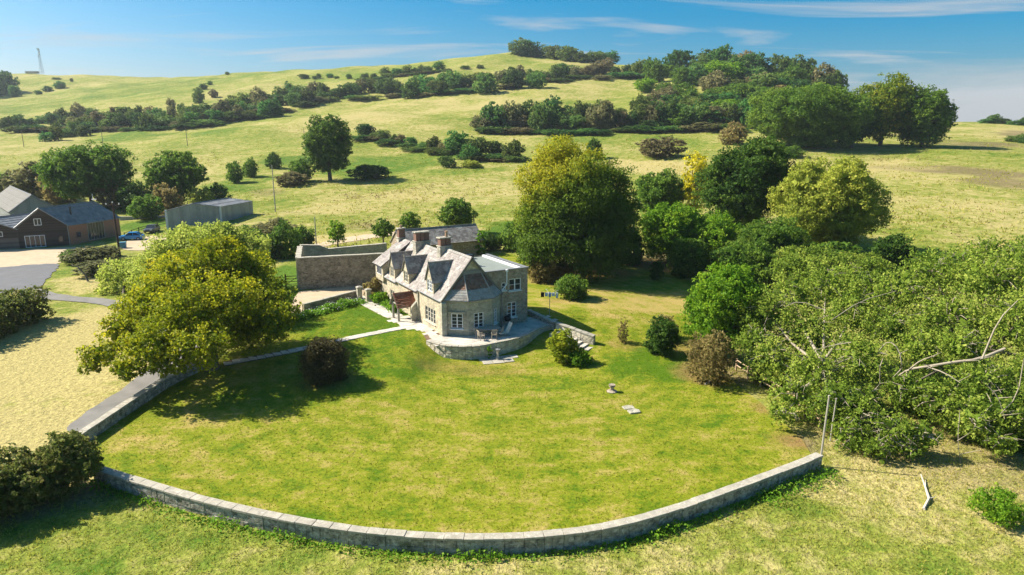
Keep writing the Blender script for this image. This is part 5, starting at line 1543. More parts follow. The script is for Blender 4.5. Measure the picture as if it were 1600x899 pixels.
# rotary drier with washing
q = G(858.5, 493); top_z = unr(858, 455, math.hypot(q.x, q.y)).z - q.z
e = empty('rotary_drier', q); mb = MB(); mb.tube([(0, 0, 0), (0, 0, top_z)], .035, 6); mb.build('pole', 'steel', e)
mb = MB()
for k in range(4):
    a = R(20 + 90 * k); mb.tube([(0, 0, top_z - .35), (1.05 * math.cos(a), 1.05 * math.sin(a), top_z)], .02, 4)
mb.build('arms', 'steel', e)
pts = [(1.0 * math.cos(R(20 + 90 * k)), 1.0 * math.sin(R(20 + 90 * k)), top_z - .02) for k in range(5)]
mb = MB(); mb.tube(pts, .008, 3); mb.build('line', 'steel', e)
tag(e, 'metal rotary clothes drier on the grass beside the house wing', 'clothes drier')
for i, (x, mt, w_, h_, l) in enumerate(((-.8, 'cloth_black', .35, .5, 'black garment on the clothes drier'), (-.38, 'cloth_white', .32, .42, 'white shirt on the clothes drier next to the black garment'), (-.02, 'cloth_blue', .28, .48, 'blue cloth hanging in the middle of the clothes drier'), (.35, 'cloth_white', .34, .4, 'white towel hanging on the clothes drier'), (.75, 'cloth_white', .24, .6, 'long white cloth at the end of the clothes drier'))):
    mb = MB(); n = 6
    V_ = []; F_ = []
    for a in range(n):
        for b in range(3): V_.append((x - w_ / 2 + w_ * a / (n - 1), -.55 + .05 * math.sin(a * 2.1 + b + i), top_z - .03 - h_ * b / 2))
    for a in range(n - 1):
        for b in range(2): F_.append((a * 3 + b, a * 3 + b + 1, a * 3 + b + 4, a * 3 + b + 3))
    mb.add(V_, F_); o = mb.build('washing', mt, None); o.location = q
    sm = o.modifiers.new('thickness', 'SOLIDIFY'); sm.thickness = .012
    tag(o, l, 'washing', 'washing on the line')
# fences, posts, fallen wood
def rail_fence(name, label, pts_px, mat='fence_wood', h=1.1, rails=2, step=2.2, world=None):
    P = resample(world or [G(*p).xy for p in pts_px], step); g0 = Vector((P[0].x, P[0].y, hz1(*P[0]))); e = empty(name, g0)
    Z = [Vector((p.x, p.y, hz1(p.x, p.y))) - g0 for p in P]
    for z in Z:
        mb = MB(); mb.box((z.x, z.y, z.z + h / 2 - .1), (.12, .12, h + .3)); mb.build('post', mat, e)
    for i in range(len(Z) - 1):
        for k in range(rails):
            hh = h * (1 - k * .42) - .08; mb = MB(); mb.tube([Z[i] + Vector((0, -.08, hh)), Z[i + 1] + Vector((0, -.08, hh))], .055, 4); mb.build('rail', mat, e)
    return tag(e, label, 'fence')
rail_fence('rail_fence', 'post and rail fence half hidden under the ash branches', [(1150, 580), (1180, 600), (1215, 622), (1250, 645), (1281, 668)], rails=2, step=1.9)
rail_fence('rail_fence', 'thin dark fence beside the green farm plot', [(195, 372), (222, 362), (262, 352)], 'pole_dark', 1.0, 2, 2.5)
def post(px, py, top, label, r=.07, mat='grey_wood', lean=.0):
    g = G(px, py); h = unr(px, top, math.hypot(g.x, g.y)).z - g.z
    mb = MB(); mb.tube([(0, 0, -.3), (lean * h * .45, .01, h * .5), (lean * h, 0, h)], [r, r * .95, r * .8], 7); mb.box((lean * h, 0, h + .01), (r * 1.7, r * 1.7, .05))
    o = mb.build('wooden_post', mat); o.location = g; return tag(o, label, 'post', 'wooden posts at the wall corner')
post(1281, 728, 617, 'tall grey wooden post where the curved wall ends', .065, lean=.02)
post(1297, 690, 622, 'short thin stake behind the tall grey post', .05, lean=.03)
g = G(1446, 797)
def branch(pts, rad, label, mat='dead_wood', name='dead_branch', twigs=()):
    mb = MB(); mb.tube([p for p in pts], rad, 6)
    for t in twigs: mb.tube(t, [.045, .015], 4)
    return mb
B0 = [G(1443, 797), G(1451, 783), G(1446, 765), G(1438, 748)]
B0 = [p + Vector((0, 0, z)) - B0[0] for p, z in zip(B0, (.06, .16, .10, .28))]
mb = branch(B0, [.09, .08, .06, .03], '', twigs=[(B0[2], B0[2] + Vector((.25, .5, .25))), (B0[1], B0[1] + Vector((.4, .1, .05)))]); o = mb.build('dead_branch', 'dead_wood'); o.location = G(1443, 797); tag(o, 'bleached fallen branch lying on the dry grass', 'branch')
B1 = [G(1102, 602), G(1112, 598), G(1118, 590), G(1122, 580)]
B1 = [p + Vector((0, 0, z)) - B1[0] for p, z in zip(B1, (.05, .2, .7, 1.4))]
mb = branch(B1, [.12, .12, .10, .06], ''); o = mb.build('leaning_log', 'grey_wood'); o.location = G(1102, 602); tag(o, 'pale curved log propped under the russet shrub', 'log')

# ================================================================== TREES NEAR THE HOUSE
def PL(lst):
    """crown lobes from (column, row, radius, depth y [, squash])"""
    out = []
    for l in lst:
        px, py, rp, y = l[:4]; sq = l[4] if len(l) > 4 else .85
        c = uny(px, py, y); r = rp * depth_of(c) / F
        out.append((tuple(c), (r, r * .95, r * sq)))
    return out
def sunlit_autumn(cx, cz, s, kx=.25, kz=.35):  # yellower towards the top and sun side: autumn colour with sunlight painted in
    return lambda P, T: T * .75 + s * np.clip((P[:, 2] - cz) * kz - (P[:, 0] - cx) * kx, -.25, .5)
tb = G(331, 576)
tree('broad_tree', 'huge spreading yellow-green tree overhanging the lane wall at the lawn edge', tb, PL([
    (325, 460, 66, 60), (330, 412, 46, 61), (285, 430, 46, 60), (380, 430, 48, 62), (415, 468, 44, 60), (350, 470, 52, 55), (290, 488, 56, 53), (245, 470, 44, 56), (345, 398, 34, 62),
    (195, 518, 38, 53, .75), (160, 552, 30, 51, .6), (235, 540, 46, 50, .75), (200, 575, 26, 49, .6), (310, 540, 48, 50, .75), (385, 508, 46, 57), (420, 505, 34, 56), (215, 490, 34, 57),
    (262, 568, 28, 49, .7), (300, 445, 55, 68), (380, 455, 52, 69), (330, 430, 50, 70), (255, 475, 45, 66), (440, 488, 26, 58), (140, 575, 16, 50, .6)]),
    'leaf_oak', .20, 2.3, r0=.62, nl=18, clump=.20, shell=.42, tintf=lambda P, T: T * .95 - .06 + .24 * np.clip((P[:, 2] - 5.5) * .12 - P[:, 0] * .055, -.5, .8), gap=.15)  # leaves tinted yellower up top and sunward: turning leaves plus painted sunlight
tree('willow_tree', 'pale lime willow rising behind the spreading yellow-green tree', G(330, 452), PL([
    (320, 405, 55, 84), (300, 376, 34, 85), (340, 374, 32, 84), (372, 376, 28, 86), (262, 392, 36, 84), (398, 386, 24, 85), (240, 425, 36, 82), (285, 368, 22, 86), (352, 360, 18, 85)]),
    'leaf_willow', .24, 2.2, r0=.4, hang=.5, clump=.2, shell=.5, flat=.6)
tree('willow_tree', 'pale lime rounded shrub willow left of the spreading tree, near the lane', G(195, 468), PL([(195, 440, 34, 88), (182, 425, 24, 89), (212, 425, 26, 88), (178, 452, 24, 87), (215, 455, 30, 87)]),
    'leaf_willow', .26, 2.2, r0=.2, hang=.4, clump=.22)
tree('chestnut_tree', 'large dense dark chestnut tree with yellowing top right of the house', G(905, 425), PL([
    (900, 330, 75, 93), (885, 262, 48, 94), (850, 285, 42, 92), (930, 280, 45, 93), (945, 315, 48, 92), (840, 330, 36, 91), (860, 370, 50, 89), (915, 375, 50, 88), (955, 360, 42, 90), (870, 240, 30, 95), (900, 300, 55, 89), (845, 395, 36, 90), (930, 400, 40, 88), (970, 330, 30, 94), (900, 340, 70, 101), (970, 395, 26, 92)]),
    'leaf_chestnut', .25, 2.3, r0=.55, nl=10, clump=.22, shell=.35, tintf=lambda P, T: T * .62 + np.clip((P[:, 2] - 11.5) * .11 - P[:, 0] * .06, -.12, .6))  # turning crown top, with the sunlit side also painted into the leaf tint
px_tree('evergreen_tree', 'dark green round-headed tree between the yellow and the lime trees', 1166, 372, 152, 208, 'leaf_dark', 2.0, 2.5, clump=.20, n=12, z0f=.08)
px_tree('lime_tree', 'pale yellow-green rounded tree beside the open right-hand field', 1290, 398, 180, 241, 'leaf_lime', 1.9, 2.5, clump=.2, n=13, z0f=.08)
px_tree('yellow_tree', 'narrow golden yellow tree peeping out left of the dark tree', 1084, 352, 58, 228, 'leaf_yellow', 1.8, 1.5, clump=.2, n=8, gap=.25)
px_tree('broad_tree', 'dark green bushy tree right of the chestnut', 1030, 352, 92, 262, 'leaf_mid', 1.9, 2.2)
px_tree('broad_tree', 'bright yellow-green bushy tree below the golden tree', 1050, 410, 110, 316, 'leaf_bright', 1.8, 2.3, z0f=.02)
px_tree('broad_tree', 'bright green spreading shrub tree left of the ash thicket behind', 1112, 408, 110, 328, 'leaf_bright', 1.8, 2.2, z0f=.02)
px_tree('broad_tree', 'mid green domed tree in front of the lime tree', 1205, 425, 118, 338, 'leaf_mid', 1.8, 2.3, z0f=.02)
px_tree('broad_tree', 'dark green domed tree right of the lime tree foot', 1388, 432, 84, 364, 'leaf_dark', 1.8, 2.2, z0f=.02)
px_tree('broad_tree', 'mid green tree filling the gap behind the bright leafy tree', 1165, 445, 120, 376, 'leaf_mid', 1.9, 2.2, z0f=.0)
px_tree('broad_tree', 'pale green spreading tree behind the near ash crowns', 1265, 455, 150, 388, 'leaf_ash', 1.8, 2.0, z0f=.0)
px_tree('broad_tree', 'yellow-green tree between the dark domed tree and the ash tops', 1345, 450, 110, 392, 'leaf_ash', 1.8, 2.0, z0f=.0)
px_tree('broad_tree', 'bright green leafy tree at the near edge of the ash thicket', 1128, 560, 150, 402, 'leaf_bright', 2.0, 2.4, z0f=.03, n=12)
# the sprawling ash trees on the right
ashA = PL([(1260, 525, 58, 56), (1200, 490, 46, 58), (1335, 485, 54, 57), (1290, 445, 38, 60), (1235, 460, 40, 60), (1205, 560, 40, 53), (1275, 585, 46, 50), (1345, 560, 46, 50), (1240, 615, 36, 47), (1180, 530, 30, 55), (1300, 635, 36, 45), (1225, 645, 22, 45), (1365, 450, 36, 59), (1330, 430, 26, 61), (1390, 510, 36, 54)])
tree('ash_tree', 'sprawling pale ash tree with bare limbs above the rail fence', G(1300, 655), ashA, 'leaf_ash', .19, 1.6, r0=.36, nl=12, clump=.15, shell=.45, gap=.22, flat=.6, hang=.35, bark='bark_pale')
ashB = PL([(1480, 505, 68, 53), (1410, 455, 46, 57), (1545, 440, 56, 55), (1455, 425, 42, 58), (1590, 505, 62, 50), (1505, 418, 40, 59), (1435, 545, 40, 50), (1535, 600, 44, 44), (1465, 625, 36, 44.5), (1415, 605, 34, 46.5), (1500, 640, 30, 43), (1600, 600, 52, 44), (1640, 440, 66, 54), (1690, 560, 70, 46), (1555, 645, 36, 41.5), (1615, 650, 34, 41), (1540, 398, 34, 60), (1590, 410, 40, 58), (1560, 690, 24, 40), (1520, 660, 26, 41), (1600, 395, 30, 61), (1500, 545, 40, 48)])
tree('ash_tree', 'big sprawling ash tree with exposed curving limbs at the picture edge', G(1545, 640), ashB, 'leaf_ash', .19, 1.6, r0=.36, nl=16, clump=.14, shell=.45, gap=.16, flat=.6, hang=.35, bark='bark')
ashC = PL([(1345, 655, 38, 43), (1395, 672, 34, 41.5), (1330, 685, 30, 42), (1310, 620, 32, 44.5), (1440, 680, 28, 41), (1375, 700, 22, 40.5), (1420, 700, 20, 40.5), (1355, 620, 24, 45)])
tree('ash_tree', 'low leafy ash growth beside the tall grey post at the wall end', G(1385, 700), ashC, 'leaf_ash', .18, 1.7, r0=.18, nl=7, clump=.17, shell=.5, gap=.2, flat=.6, hang=.3, bark='bark_pale', tintf=lambda P, T: T * .75)
for nm_ in ('ash_tree', 'ash_tree.001', 'ash_tree.002'):
    te = bpy.data.objects[nm_]; o0 = Vector(te.location); mb = MB()
    for c, r in {'ash_tree': ashA, 'ash_tree.001': ashB, 'ash_tree.002': ashC}[nm_]:
        c = Vector(c) - o0
        for k in range(9):
            d = Vector((random.gauss(0, 1), random.gauss(-.5, .8), random.gauss(.35, .7))).normalized(); e_ = Vector((d.x * r[0], d.y * r[1], d.z * r[2])) * random.uniform(.9, 1.12)
            m1 = e_ * .55 + Vector((random.uniform(-.2, .2), random.uniform(-.2, .2), .12 * r[2]))
            mb.tube([c, c + m1, c + e_ - Vector((0, 0, .10 * r[2]))], [.05, .032, .012], 4, cap=False)
            q = c + m1.lerp(e_, .4); mb.tube([q, q + Vector((random.uniform(-.5, .5), random.uniform(-.6, .2), random.uniform(-.4, .5)))], [.02, .008], 3, cap=False)
    tw = mb.build('twigs', 'bark_pale', te); tw['kind'] = 'stuff'
# exposed dead limbs on the big ash (a part of that tree would hide inside; they reach out through the leaves)
ash_b = bpy.data.objects['ash_tree.001']; o0 = Vector(ash_b.location)
for pts, rad in (([(1400, 590, 47), (1420, 577, 45.5), (1455, 572, 44.5), (1490, 566, 44), (1530, 562, 43.5), (1570, 545, 44)], [.06, .12, .15, .17, .18, .15]),
                 ([(1450, 574, 44.6), (1475, 582, 43.6), (1500, 598, 42.8)], [.09, .07, .03]), ([(1420, 578, 45.5), (1440, 562, 45), (1465, 556, 44.6), (1466, 545, 44.5)], [.08, .07, .05, .02]),
                 ([(1373, 548, 47), (1388, 532, 47), (1405, 545, 46.5), (1410, 575, 46), (1395, 590, 46)], [.03, .06, .07, .06, .02]), ([(1375, 600, 46), (1374, 575, 46.3), (1380, 560, 46.5)], [.02, .04, .05]),
                 ([(1270, 548, 50), (1300, 540, 49.5), (1330, 535, 49)], [.03, .05, .06]), ([(1535, 560, 42.5), (1560, 500, 42.5), (1590, 470, 42.5)], [.10, .08, .05]),
                 ([(1540, 600, 41), (1560, 620, 40.6), (1570, 655, 40.4)], [.05, .04, .02]), ([(1500, 640, 41), (1496, 690, 40.5), (1502, 730, 40)], [.04, .03, .02]), ([(1225, 480, 55.5), (1250, 470, 55), (1290, 485, 54)], [.03, .05, .05]),
                 ([(1300, 500, 51), (1345, 470, 51.5), (1400, 455, 52)], [.05, .05, .03]), ([(1560, 650, 40.5), (1590, 620, 40.5), (1600, 560, 41)], [.03, .05, .05])):
    mb = MB(); P = [uny(*p) - o0 for p in pts]; rad = [q * .62 for q in rad]
    mb.tube(chaikin(P, 1), list(np.interp(np.linspace(0, 1, len(chaikin(P, 1))), np.linspace(0, 1, len(rad)), rad)), 6)
    for k in range(len(P) - 1):
        a = P[k].lerp(P[k + 1], random.random()); mb.tube([a, a + Vector((random.uniform(-.9, .9), random.uniform(-.9, .1), random.uniform(-.2, .9)))], [.035, .01], 4, cap=False)
    mb.build('bare_limb', 'bark_pale', ash_b, smooth=True)
# behind the yard and house
px_tree('broad_tree', 'dark green bushy tree directly behind the outbuilding roof', 715, 366, 62, 306, 'leaf_mid', 1.7, 2.2)
px_tree('small_tree', 'small round green tree behind the walled yard, nearest the house', 600, 388, 42, 340, 'leaf_mid', 1.6, 2.1, z0f=.3)
px_tree('small_tree', 'slim yellowish green sapling behind the walled yard', 528, 386, 34, 344, 'leaf_bright', 1.6, 1.7, z0f=.1)
px_tree('small_tree', 'small green tree left of the outbuilding ridge', 640, 372, 40, 332, 'leaf_mid', 1.6, 2.0, z0f=.1)
# farm trees
px_tree('broad_tree', 'big dark broad tree behind the black barn roof', 145, 325, 150, 221, 'leaf_mid', 1.9, 2.2, n=13)
px_tree('broad_tree', 'round dark green tree above the parked cars', 282, 322, 100, 234, 'leaf_mid', 1.9, 2.3, n=11)
px_tree('broad_tree', 'tall lone tree standing in the meadow above the house', 516, 282, 84, 177, 'leaf_dark', 1.7, 2.4, n=11, z0f=.05, tintf=lambda P, T: T * .8 + .3)
# dark group on the right skyline
px_tree('broad_tree', 'widest domed dark tree of the skyline group on the right', 1262, 230, 190, 128, 'leaf_mid', 1.6, 2.5, n=14, z0f=.0)
px_tree('broad_tree', 'yellowing tree in the middle of the right skyline group', 1375, 228, 110, 118, 'leaf_chestnut', 1.6, 2.3, n=11, z0f=.02, tintf=lambda P, T: T * .8 + .2)
px_tree('broad_tree', 'green end tree of the right skyline group next to the open sky', 1440, 230, 100, 128, 'leaf_mid', 1.6, 2.3, n=11, z0f=.02)
px_tree('broad_tree', 'dark low tree between the two tallest trees of the right skyline group', 1330, 231, 90, 150, 'leaf_dark', 1.6, 2.3, n=9, z0f=.0)

# ================================================================== SHRUBS, HEDGES, BELTS OF BUSHES
for key, nm, lab, bx, by, w, top in (
    ('mid', 'round_shrub', 'dense round green shrub on the grass right of the house', 893, 467, 48, 431),
    ('hedge', 'round_shrub', 'dark clipped round bush in the shade of the lawn', 508, 596, 67, 532),
    ('dark', 'garden_shrub', 'dark green shrub with brown flower heads by the lawn edge', 1034, 554, 56, 494),
    ('russet', 'garden_shrub', 'dried brown flower heads topping the dark lawn-edge shrub', 1040, 530, 50, 489),
    ('russet', 'garden_shrub', 'thin brown upright shrub standing alone near the lawn', 973, 536, 20, 497),
    ('lime', 'garden_shrub', 'yellow-green rounded shrub at the foot of the terrace', 879, 566, 48, 513),
    ('bright', 'garden_shrub', 'low glossy green shrub beside the bottom step', 904, 570, 40, 546),
    ('dark', 'garden_shrub', 'small dark ivy-clad stump under the trees', 1026, 438, 24, 404),
    ('russet', 'garden_shrub', 'brown and cream shrub at the chestnut foot nearest the house', 850, 440, 58, 398),
    ('scrub', 'garden_shrub', 'dull purple-brown shrub under the chestnut', 880, 438, 50, 412),
    ('mid', 'garden_shrub', 'grey-green shrub left of the chestnut', 805, 392, 54, 344),
    ('dark', 'garden_shrub', 'dark shrub right of the outbuilding gable', 768, 392, 36, 362),
    ('russet', 'garden_shrub', 'large russet shrub hanging over the propped log', 1105, 598, 90, 512),
    ('russet', 'garden_shrub', 'russet shrub in the corner behind the gate piers', 586, 466, 34, 434),
    ('bright', 'garden_shrub', 'bright green shrub against the far end of the house front', 595, 474, 30, 456),
    ('bright', 'garden_shrub', 'green climbing shrub against the house wall by the porch', 616, 490, 14, 470),
    ('mid', 'garden_shrub', 'low dark pot plants below the bay corner window', 776, 514, 22, 503),
    ('dark', 'garden_shrub', 'dark shrub mass left of the walled yard', 415, 405, 70, 360),
    ('mid', 'garden_shrub', 'green shrub mass beside the walled yard corner', 450, 402, 60, 346),
    ('mid', 'garden_shrub', 'leafy shrub behind the top of the willow, left of the yard', 388, 402, 62, 352),
    ('dark', 'garden_shrub', 'dark shrub close behind the walled yard corner', 476, 390, 44, 352),
    ('scrub', 'garden_shrub', 'greyish scrub behind the dark shrub mass by the yard', 430, 372, 80, 342),
    ('mid', 'garden_shrub', 'leafy shrub below the round tree by the parked cars', 230, 342, 60, 300),
    ('dark', 'garden_shrub', 'dark shrub filling the gap between the two farm trees', 215, 330, 60, 282),
    ('lime', 'garden_shrub', 'pale yellow-green shrub behind the metal shed', 318, 326, 44, 292),
    ('russet', 'garden_shrub', 'brownish shrub left of the pale shrub by the metal shed', 262, 334, 50, 288),
    ('mid', 'garden_shrub', 'green shrub at the right foot of the round farm tree', 340, 318, 44, 286),
    ('scrub', 'garden_shrub', 'large brown scrub bush behind the grey barn', 52, 312, 100, 252),
    ('russet', 'garden_shrub', 'russet scrub bush between grey barn and dark broad tree', 95, 318, 70, 268),
    ('mid', 'garden_shrub', 'green scrub bush behind the grey barn roof at the picture edge', 12, 308, 70, 268),
    ('russet', 'garden_shrub', 'thorny brown scrub behind the black barn ridge', 175, 326, 60, 276),
    ('mid', 'meadow_bush', 'round bush on the bright slope, left of a pair', 368, 286, 34, 249),
    ('mid', 'meadow_bush', 'round bush on the bright slope, right of a pair', 391, 277, 28, 247),
    ('dark', 'meadow_bush', 'small round bush up the slope right of the pair', 427, 263, 27, 236),
    ('dark', 'meadow_bush', 'dark bush at the right foot of the lone meadow tree', 578, 280, 76, 254),
    ('mid', 'meadow_bush', 'bushy growth at the left foot of the lone meadow tree', 470, 284, 46, 245),
    ('scrub', 'meadow_bush', 'low rough scrub below the lone meadow tree', 455, 290, 60, 268),
    ('dark', 'meadow_bush', 'dark single bush behind the top of the chestnut', 928, 248, 32, 214),
    ('scrub', 'meadow_bush', 'wide low mound of scrub in the strip above the dry field', 1030, 246, 90, 213),
    ('russet', 'meadow_bush', 'rusty bush at the left end of the right skyline group', 1145, 226, 50, 192),
    ('mid', 'meadow_bush', 'low bush in front of the skyline group above the lime tree', 1235, 246, 50, 226),
    ('bright', 'meadow_bush', 'low green clump in the dry grass right of the fallen branch', 1555, 812, 90, 765),
    ('scrub', 'meadow_bush', 'brambly scrub heap by the lane end below the barn', 150, 408, 90, 382),
    ('mid', 'meadow_bush', 'green bramble patch beside the gravel yard', 115, 408, 50, 388),
    ('scrub', 'meadow_bush', 'brown bramble patch around the bare twisted tree', 155, 428, 80, 404),
    ('mid', 'garden_shrub', 'leafy shrub between ash thicket and dark domed tree', 1450, 440, 90, 385),
    ('bright', 'garden_shrub', 'green undergrowth shrub behind the bright leafy tree', 1150, 450, 90, 405),
    ('mid', 'garden_shrub', 'dark undergrowth below the rail fence', 1200, 600, 60, 560),
    ('dark', 'garden_shrub', 'dark undergrowth beneath the sprawling ash', 1345, 668, 90, 625),
    ('mid', 'garden_shrub', 'shaded undergrowth at the picture edge under the ash', 1560, 690, 140, 590),
    ('mid', 'garden_shrub', 'shaded undergrowth between the two ash trees', 1440, 648, 90, 590),
    ('mid', 'garden_shrub', 'bushy growth under the lime tree and domed trees', 1300, 420, 120, 372),
    ('dark', 'garden_shrub', 'dark undergrowth right of the chestnut trunk', 985, 412, 50, 350),
    ('mid', 'garden_shrub', 'green shrub at the back edge of the garden below the bright trees', 1075, 432, 60, 372),
):
    g_ = G(bx, by); r_ = math.hypot(g_.x, g_.y)
    if r_ > 98 and by < 700: bush(key, nm, lab, bx, by, w, top, cat='shrub' if 'shrub' in nm else 'bush'); continue
    d_ = depth_of(g_); rx = w / 2 * d_ / F; h_ = max(.3, unr(bx, top, r_).z - g_.z); loose = 'hanging' in lab or 'low green clump' in lab or 'flower heads top' in lab or 'thin brown' in lab
    Lb = auto_lobes(rx, rx, h_, -.1 * h_, 9, sq=.50 if not loose else .42)
    if nm == 'round_shrub': Lb = [((0, 0, h_ * .47), (rx * .93, rx * .93, h_ * .54))] + [((rx * .3 * math.cos(k_), rx * .3 * math.sin(k_), h_ * .45), (rx * .68, rx * .68, h_ * .5)) for k_ in (0, 2.1, 4.2)]
    lf_ = max(.09, 1.7 * d_ / (F * .64))
    mt_ = {'mid': 'leaf_mid', 'hedge': 'leaf_purple', 'dark': 'leaf_dark', 'russet': 'leaf_russet', 'lime': 'leaf_gold', 'bright': 'leaf_bright', 'scrub': 'leaf_russet'}[key]
    o = obj(nm, leaf_cloud(nm, Lb, lf_, 1.2 if loose else 2.4, mt_, clump=.17 if loose else .26, shell=.5 if loose else .22, gap=.35 if loose else 0, zmin=-.05, flat=.6 if loose else .5))
    o.location = g_; tag(o, lab, 'shrub' if 'shrub' in nm else 'bush')

ORD = 'first second third fourth fifth sixth seventh eighth ninth tenth eleventh twelfth thirteenth fourteenth fifteenth sixteenth seventeenth eighteenth nineteenth twentieth twenty-first twenty-second twenty-third twenty-fourth twenty-fifth twenty-sixth twenty-seventh twenty-eighth'.split()
def line_bushes(pts, n, w, h, group, label, keys=('far',), spread=3.0, wj=.35, name='hawthorn_bush'):
    """bushes along a picture line; w,h in picture units"""
    P = [Vector(p) for p in pts]; seg = [(P[i + 1] - P[i]).length for i in range(len(P) - 1)]; tot = sum(seg)
    for k in range(n):
        d = tot * (k + random.uniform(.2, .8)) / n; i = 0
        while i < len(seg) - 1 and d > seg[i]: d -= seg[i]; i += 1
        p = P[i].lerp(P[i + 1], min(1, d / seg[i]))
        ww = w * random.uniform(1 - wj, 1 + wj); hh = h * random.uniform(1 - wj, 1 + wj)
        by = p.y + random.uniform(-spread, spread)
        bush(random.choice(keys), name, label % ORD[k], p.x, by, ww, by - hh, group)
def area_bushes(poly, n, w, h, group, label, keys=('far',), name='hawthorn_bush', wj=.35):
    a = np.array(poly, float); lo, hi = a.min(0), a.max(0); pts = []; tries = 0
    while len(pts) < n and tries < 6000:
        tries += 1
        p = rng.uniform(lo, hi)
        if in_poly(p[None], poly)[0] and all(abs(p[0] - q[0]) > w * .42 or abs(p[1] - q[1]) > h * .28 for q in pts): pts.append(p)
    for p in pts:
        ww = w * random.uniform(1 - wj, 1 + wj); hh = h * random.uniform(1 - wj, 1 + wj)
        bush(random.choice(keys), name, label, p[0], p[1], ww, p[1] - hh, group)
FS = ('far', 'far', 'far', 'far', 'far', 'scrub')
area_bushes([(100, 200), (150, 190), (250, 188), (330, 178), (430, 158), (500, 148), (510, 158), (440, 172), (430, 182), (330, 196), (250, 204), (150, 204)], 62, 28, 22, 'bushes of the long belt under the mast hill', 'dark bush in the long dense belt below the mast hill', FS)
line_bushes([(5, 203), (60, 196), (110, 186), (150, 176)], 9, 26, 18, 'bushes at the left end of the belt', '%s bush from the left in the thin end of the belt below the mast', FS, 2)
area_bushes([(62, 224), (100, 206), (150, 202), (130, 214)], 8, 24, 18, 'bushes of the wedge in the left meadow', 'dark bush in the wedge jutting into the left meadow', ('far',))
line_bushes([(255, 186), (300, 168), (345, 150)], 4, 20, 20, 'taller bushes of the belt', '%s from the left of the taller bushes rising from the long belt', FS, 3)
for oi_, (bx, by, w, top) in enumerate(sorted(((60, 148, 12, 140), (75, 143, 16, 134), (94, 138, 20, 126), (112, 128, 6, 122), (88, 124, 16, 121)))): bush('far', 'hawthorn_bush', ORD[oi_] + ' from the left: small bush in the short row on the mast hillside', bx, by, w, top, 'short row on the mast hillside')
for oi_, (bx, by, w, top) in enumerate(sorted(((8, 146, 44, 110), (-14, 150, 46, 106), (24, 152, 20, 132)))): bush('far', 'wood_tree', ORD[oi_] + ' from the left: dark tree of the wood at the hill edge', bx, by, w, top, 'wood at the far left', 'tree')
for oi_, (bx, by, w, top) in enumerate(sorted(((310, 145, 14, 136), (318, 140, 14, 130), (328, 133, 10, 126), (355, 117, 8, 112)))): bush('far', 'hawthorn_bush', ORD[oi_] + ' from the left: small bush on the saddle above the long belt', bx, by, w, top, 'bushes on the saddle')
line_bushes([(468, 124), (520, 122), (548, 124)], 6, 13, 7, 'small bushes high on the hill', '%s small bush from the left in the high row left of the summit', ('far',), 1)
line_bushes([(568, 124), (620, 118), (690, 110)], 10, 18, 11, 'high hedge below the summit', '%s bush from the left in the high hedge below the summit', ('far',), 1)
for oi_, (bx, by, w, top) in enumerate(sorted(((727, 108, 18, 102), (750, 107, 14, 101), (700, 112, 16, 107)))): bush('far', 'hawthorn_bush', ORD[oi_] + ' from the left: isolated small bush below the summit', bx, by, w, top, 'isolated bushes below the summit')
line_bushes([(505, 158), (560, 148), (610, 143), (645, 148)], 10, 25, 19, 'hedge of the middle slope', '%s bush from the left in the left half of the middle slope hedge', FS, 2)
line_bushes([(640, 150), (690, 140), (740, 135), (800, 130), (860, 124), (920, 120), (980, 118), (1040, 118)], 24, 30, 22, 'right half of the middle slope hedge', '%s bush from the left in the right half of the middle slope hedge', FS, 3)
for oi_, (bx, by, w, top) in enumerate(sorted(((610, 146, 34, 122), (642, 154, 36, 128), (686, 148, 36, 124), (712, 138, 40, 112), (758, 146, 44, 114), (802, 138, 40, 104), (838, 138, 36, 112)))): bush('far', 'hawthorn_bush', ORD[oi_] + ' from the left: large round bush standing out of the middle slope hedge', bx, by, w, top, 'large bushes of the middle slope hedge')
line_bushes([(806, 86), (850, 90), (900, 96), (960, 99)], 12, 32, 20, 'hilltop trees', '%s tree from the left in the dark clump on the hilltop crest', ('far',), 1, name='hilltop_tree')
line_bushes([(750, 204), (800, 206), (860, 206), (930, 202), (1000, 200), (1080, 200), (1150, 200)], 26, 42, 38, 'trees of the thick hedge', '%s bushy tree from the left along the front of the thick slope hedge', FS, 3, name='hedge_tree')
line_bushes([(760, 196), (860, 192), (960, 190), (1060, 188), (1150, 186)], 14, 40, 34, 'rear trees of the thick hedge', '%s tree from the left at the back of the thick slope hedge', FS, 2, name='hedge_tree')
line_bushes([(560, 212), (600, 220), (650, 230), (700, 238)], 9, 24, 14, 'hedge in the near meadow', '%s low bush from the left in the broken hedge right of the lone tree', FS, 2)
for oi_, (bx, by, w, top) in enumerate(sorted(((572, 214, 30, 190), (600, 220, 26, 202), (715, 240, 44, 204), (745, 246, 40, 212), (772, 244, 34, 216), (802, 250, 40, 218), (698, 262, 30, 240), (735, 252, 36, 226), (678, 236, 26, 212)))): bush('far', 'hawthorn_bush', ORD[oi_] + ' from the left: rounded bush in the broken hedge above the house', bx, by, w, top, 'rounded bushes above the house')
bush('lime', 'gorse_bush', 'yellowish flowering low bush below the broken hedge', 735, 262, 40, 250, cat='bush')
area_bushes([(1010, 200), (1000, 130), (1040, 112), (1100, 108), (1200, 112), (1270, 125), (1320, 140), (1300, 150), (1180, 195), (1120, 205)], 58, 48, 30, 'trees of the hillside wood', 'tree in the mixed wood covering the right shoulder of the hill', ('far', 'far', 'scrub', 'mid', 'bright', 'far', 'russet', 'mid'), name='wood_tree')
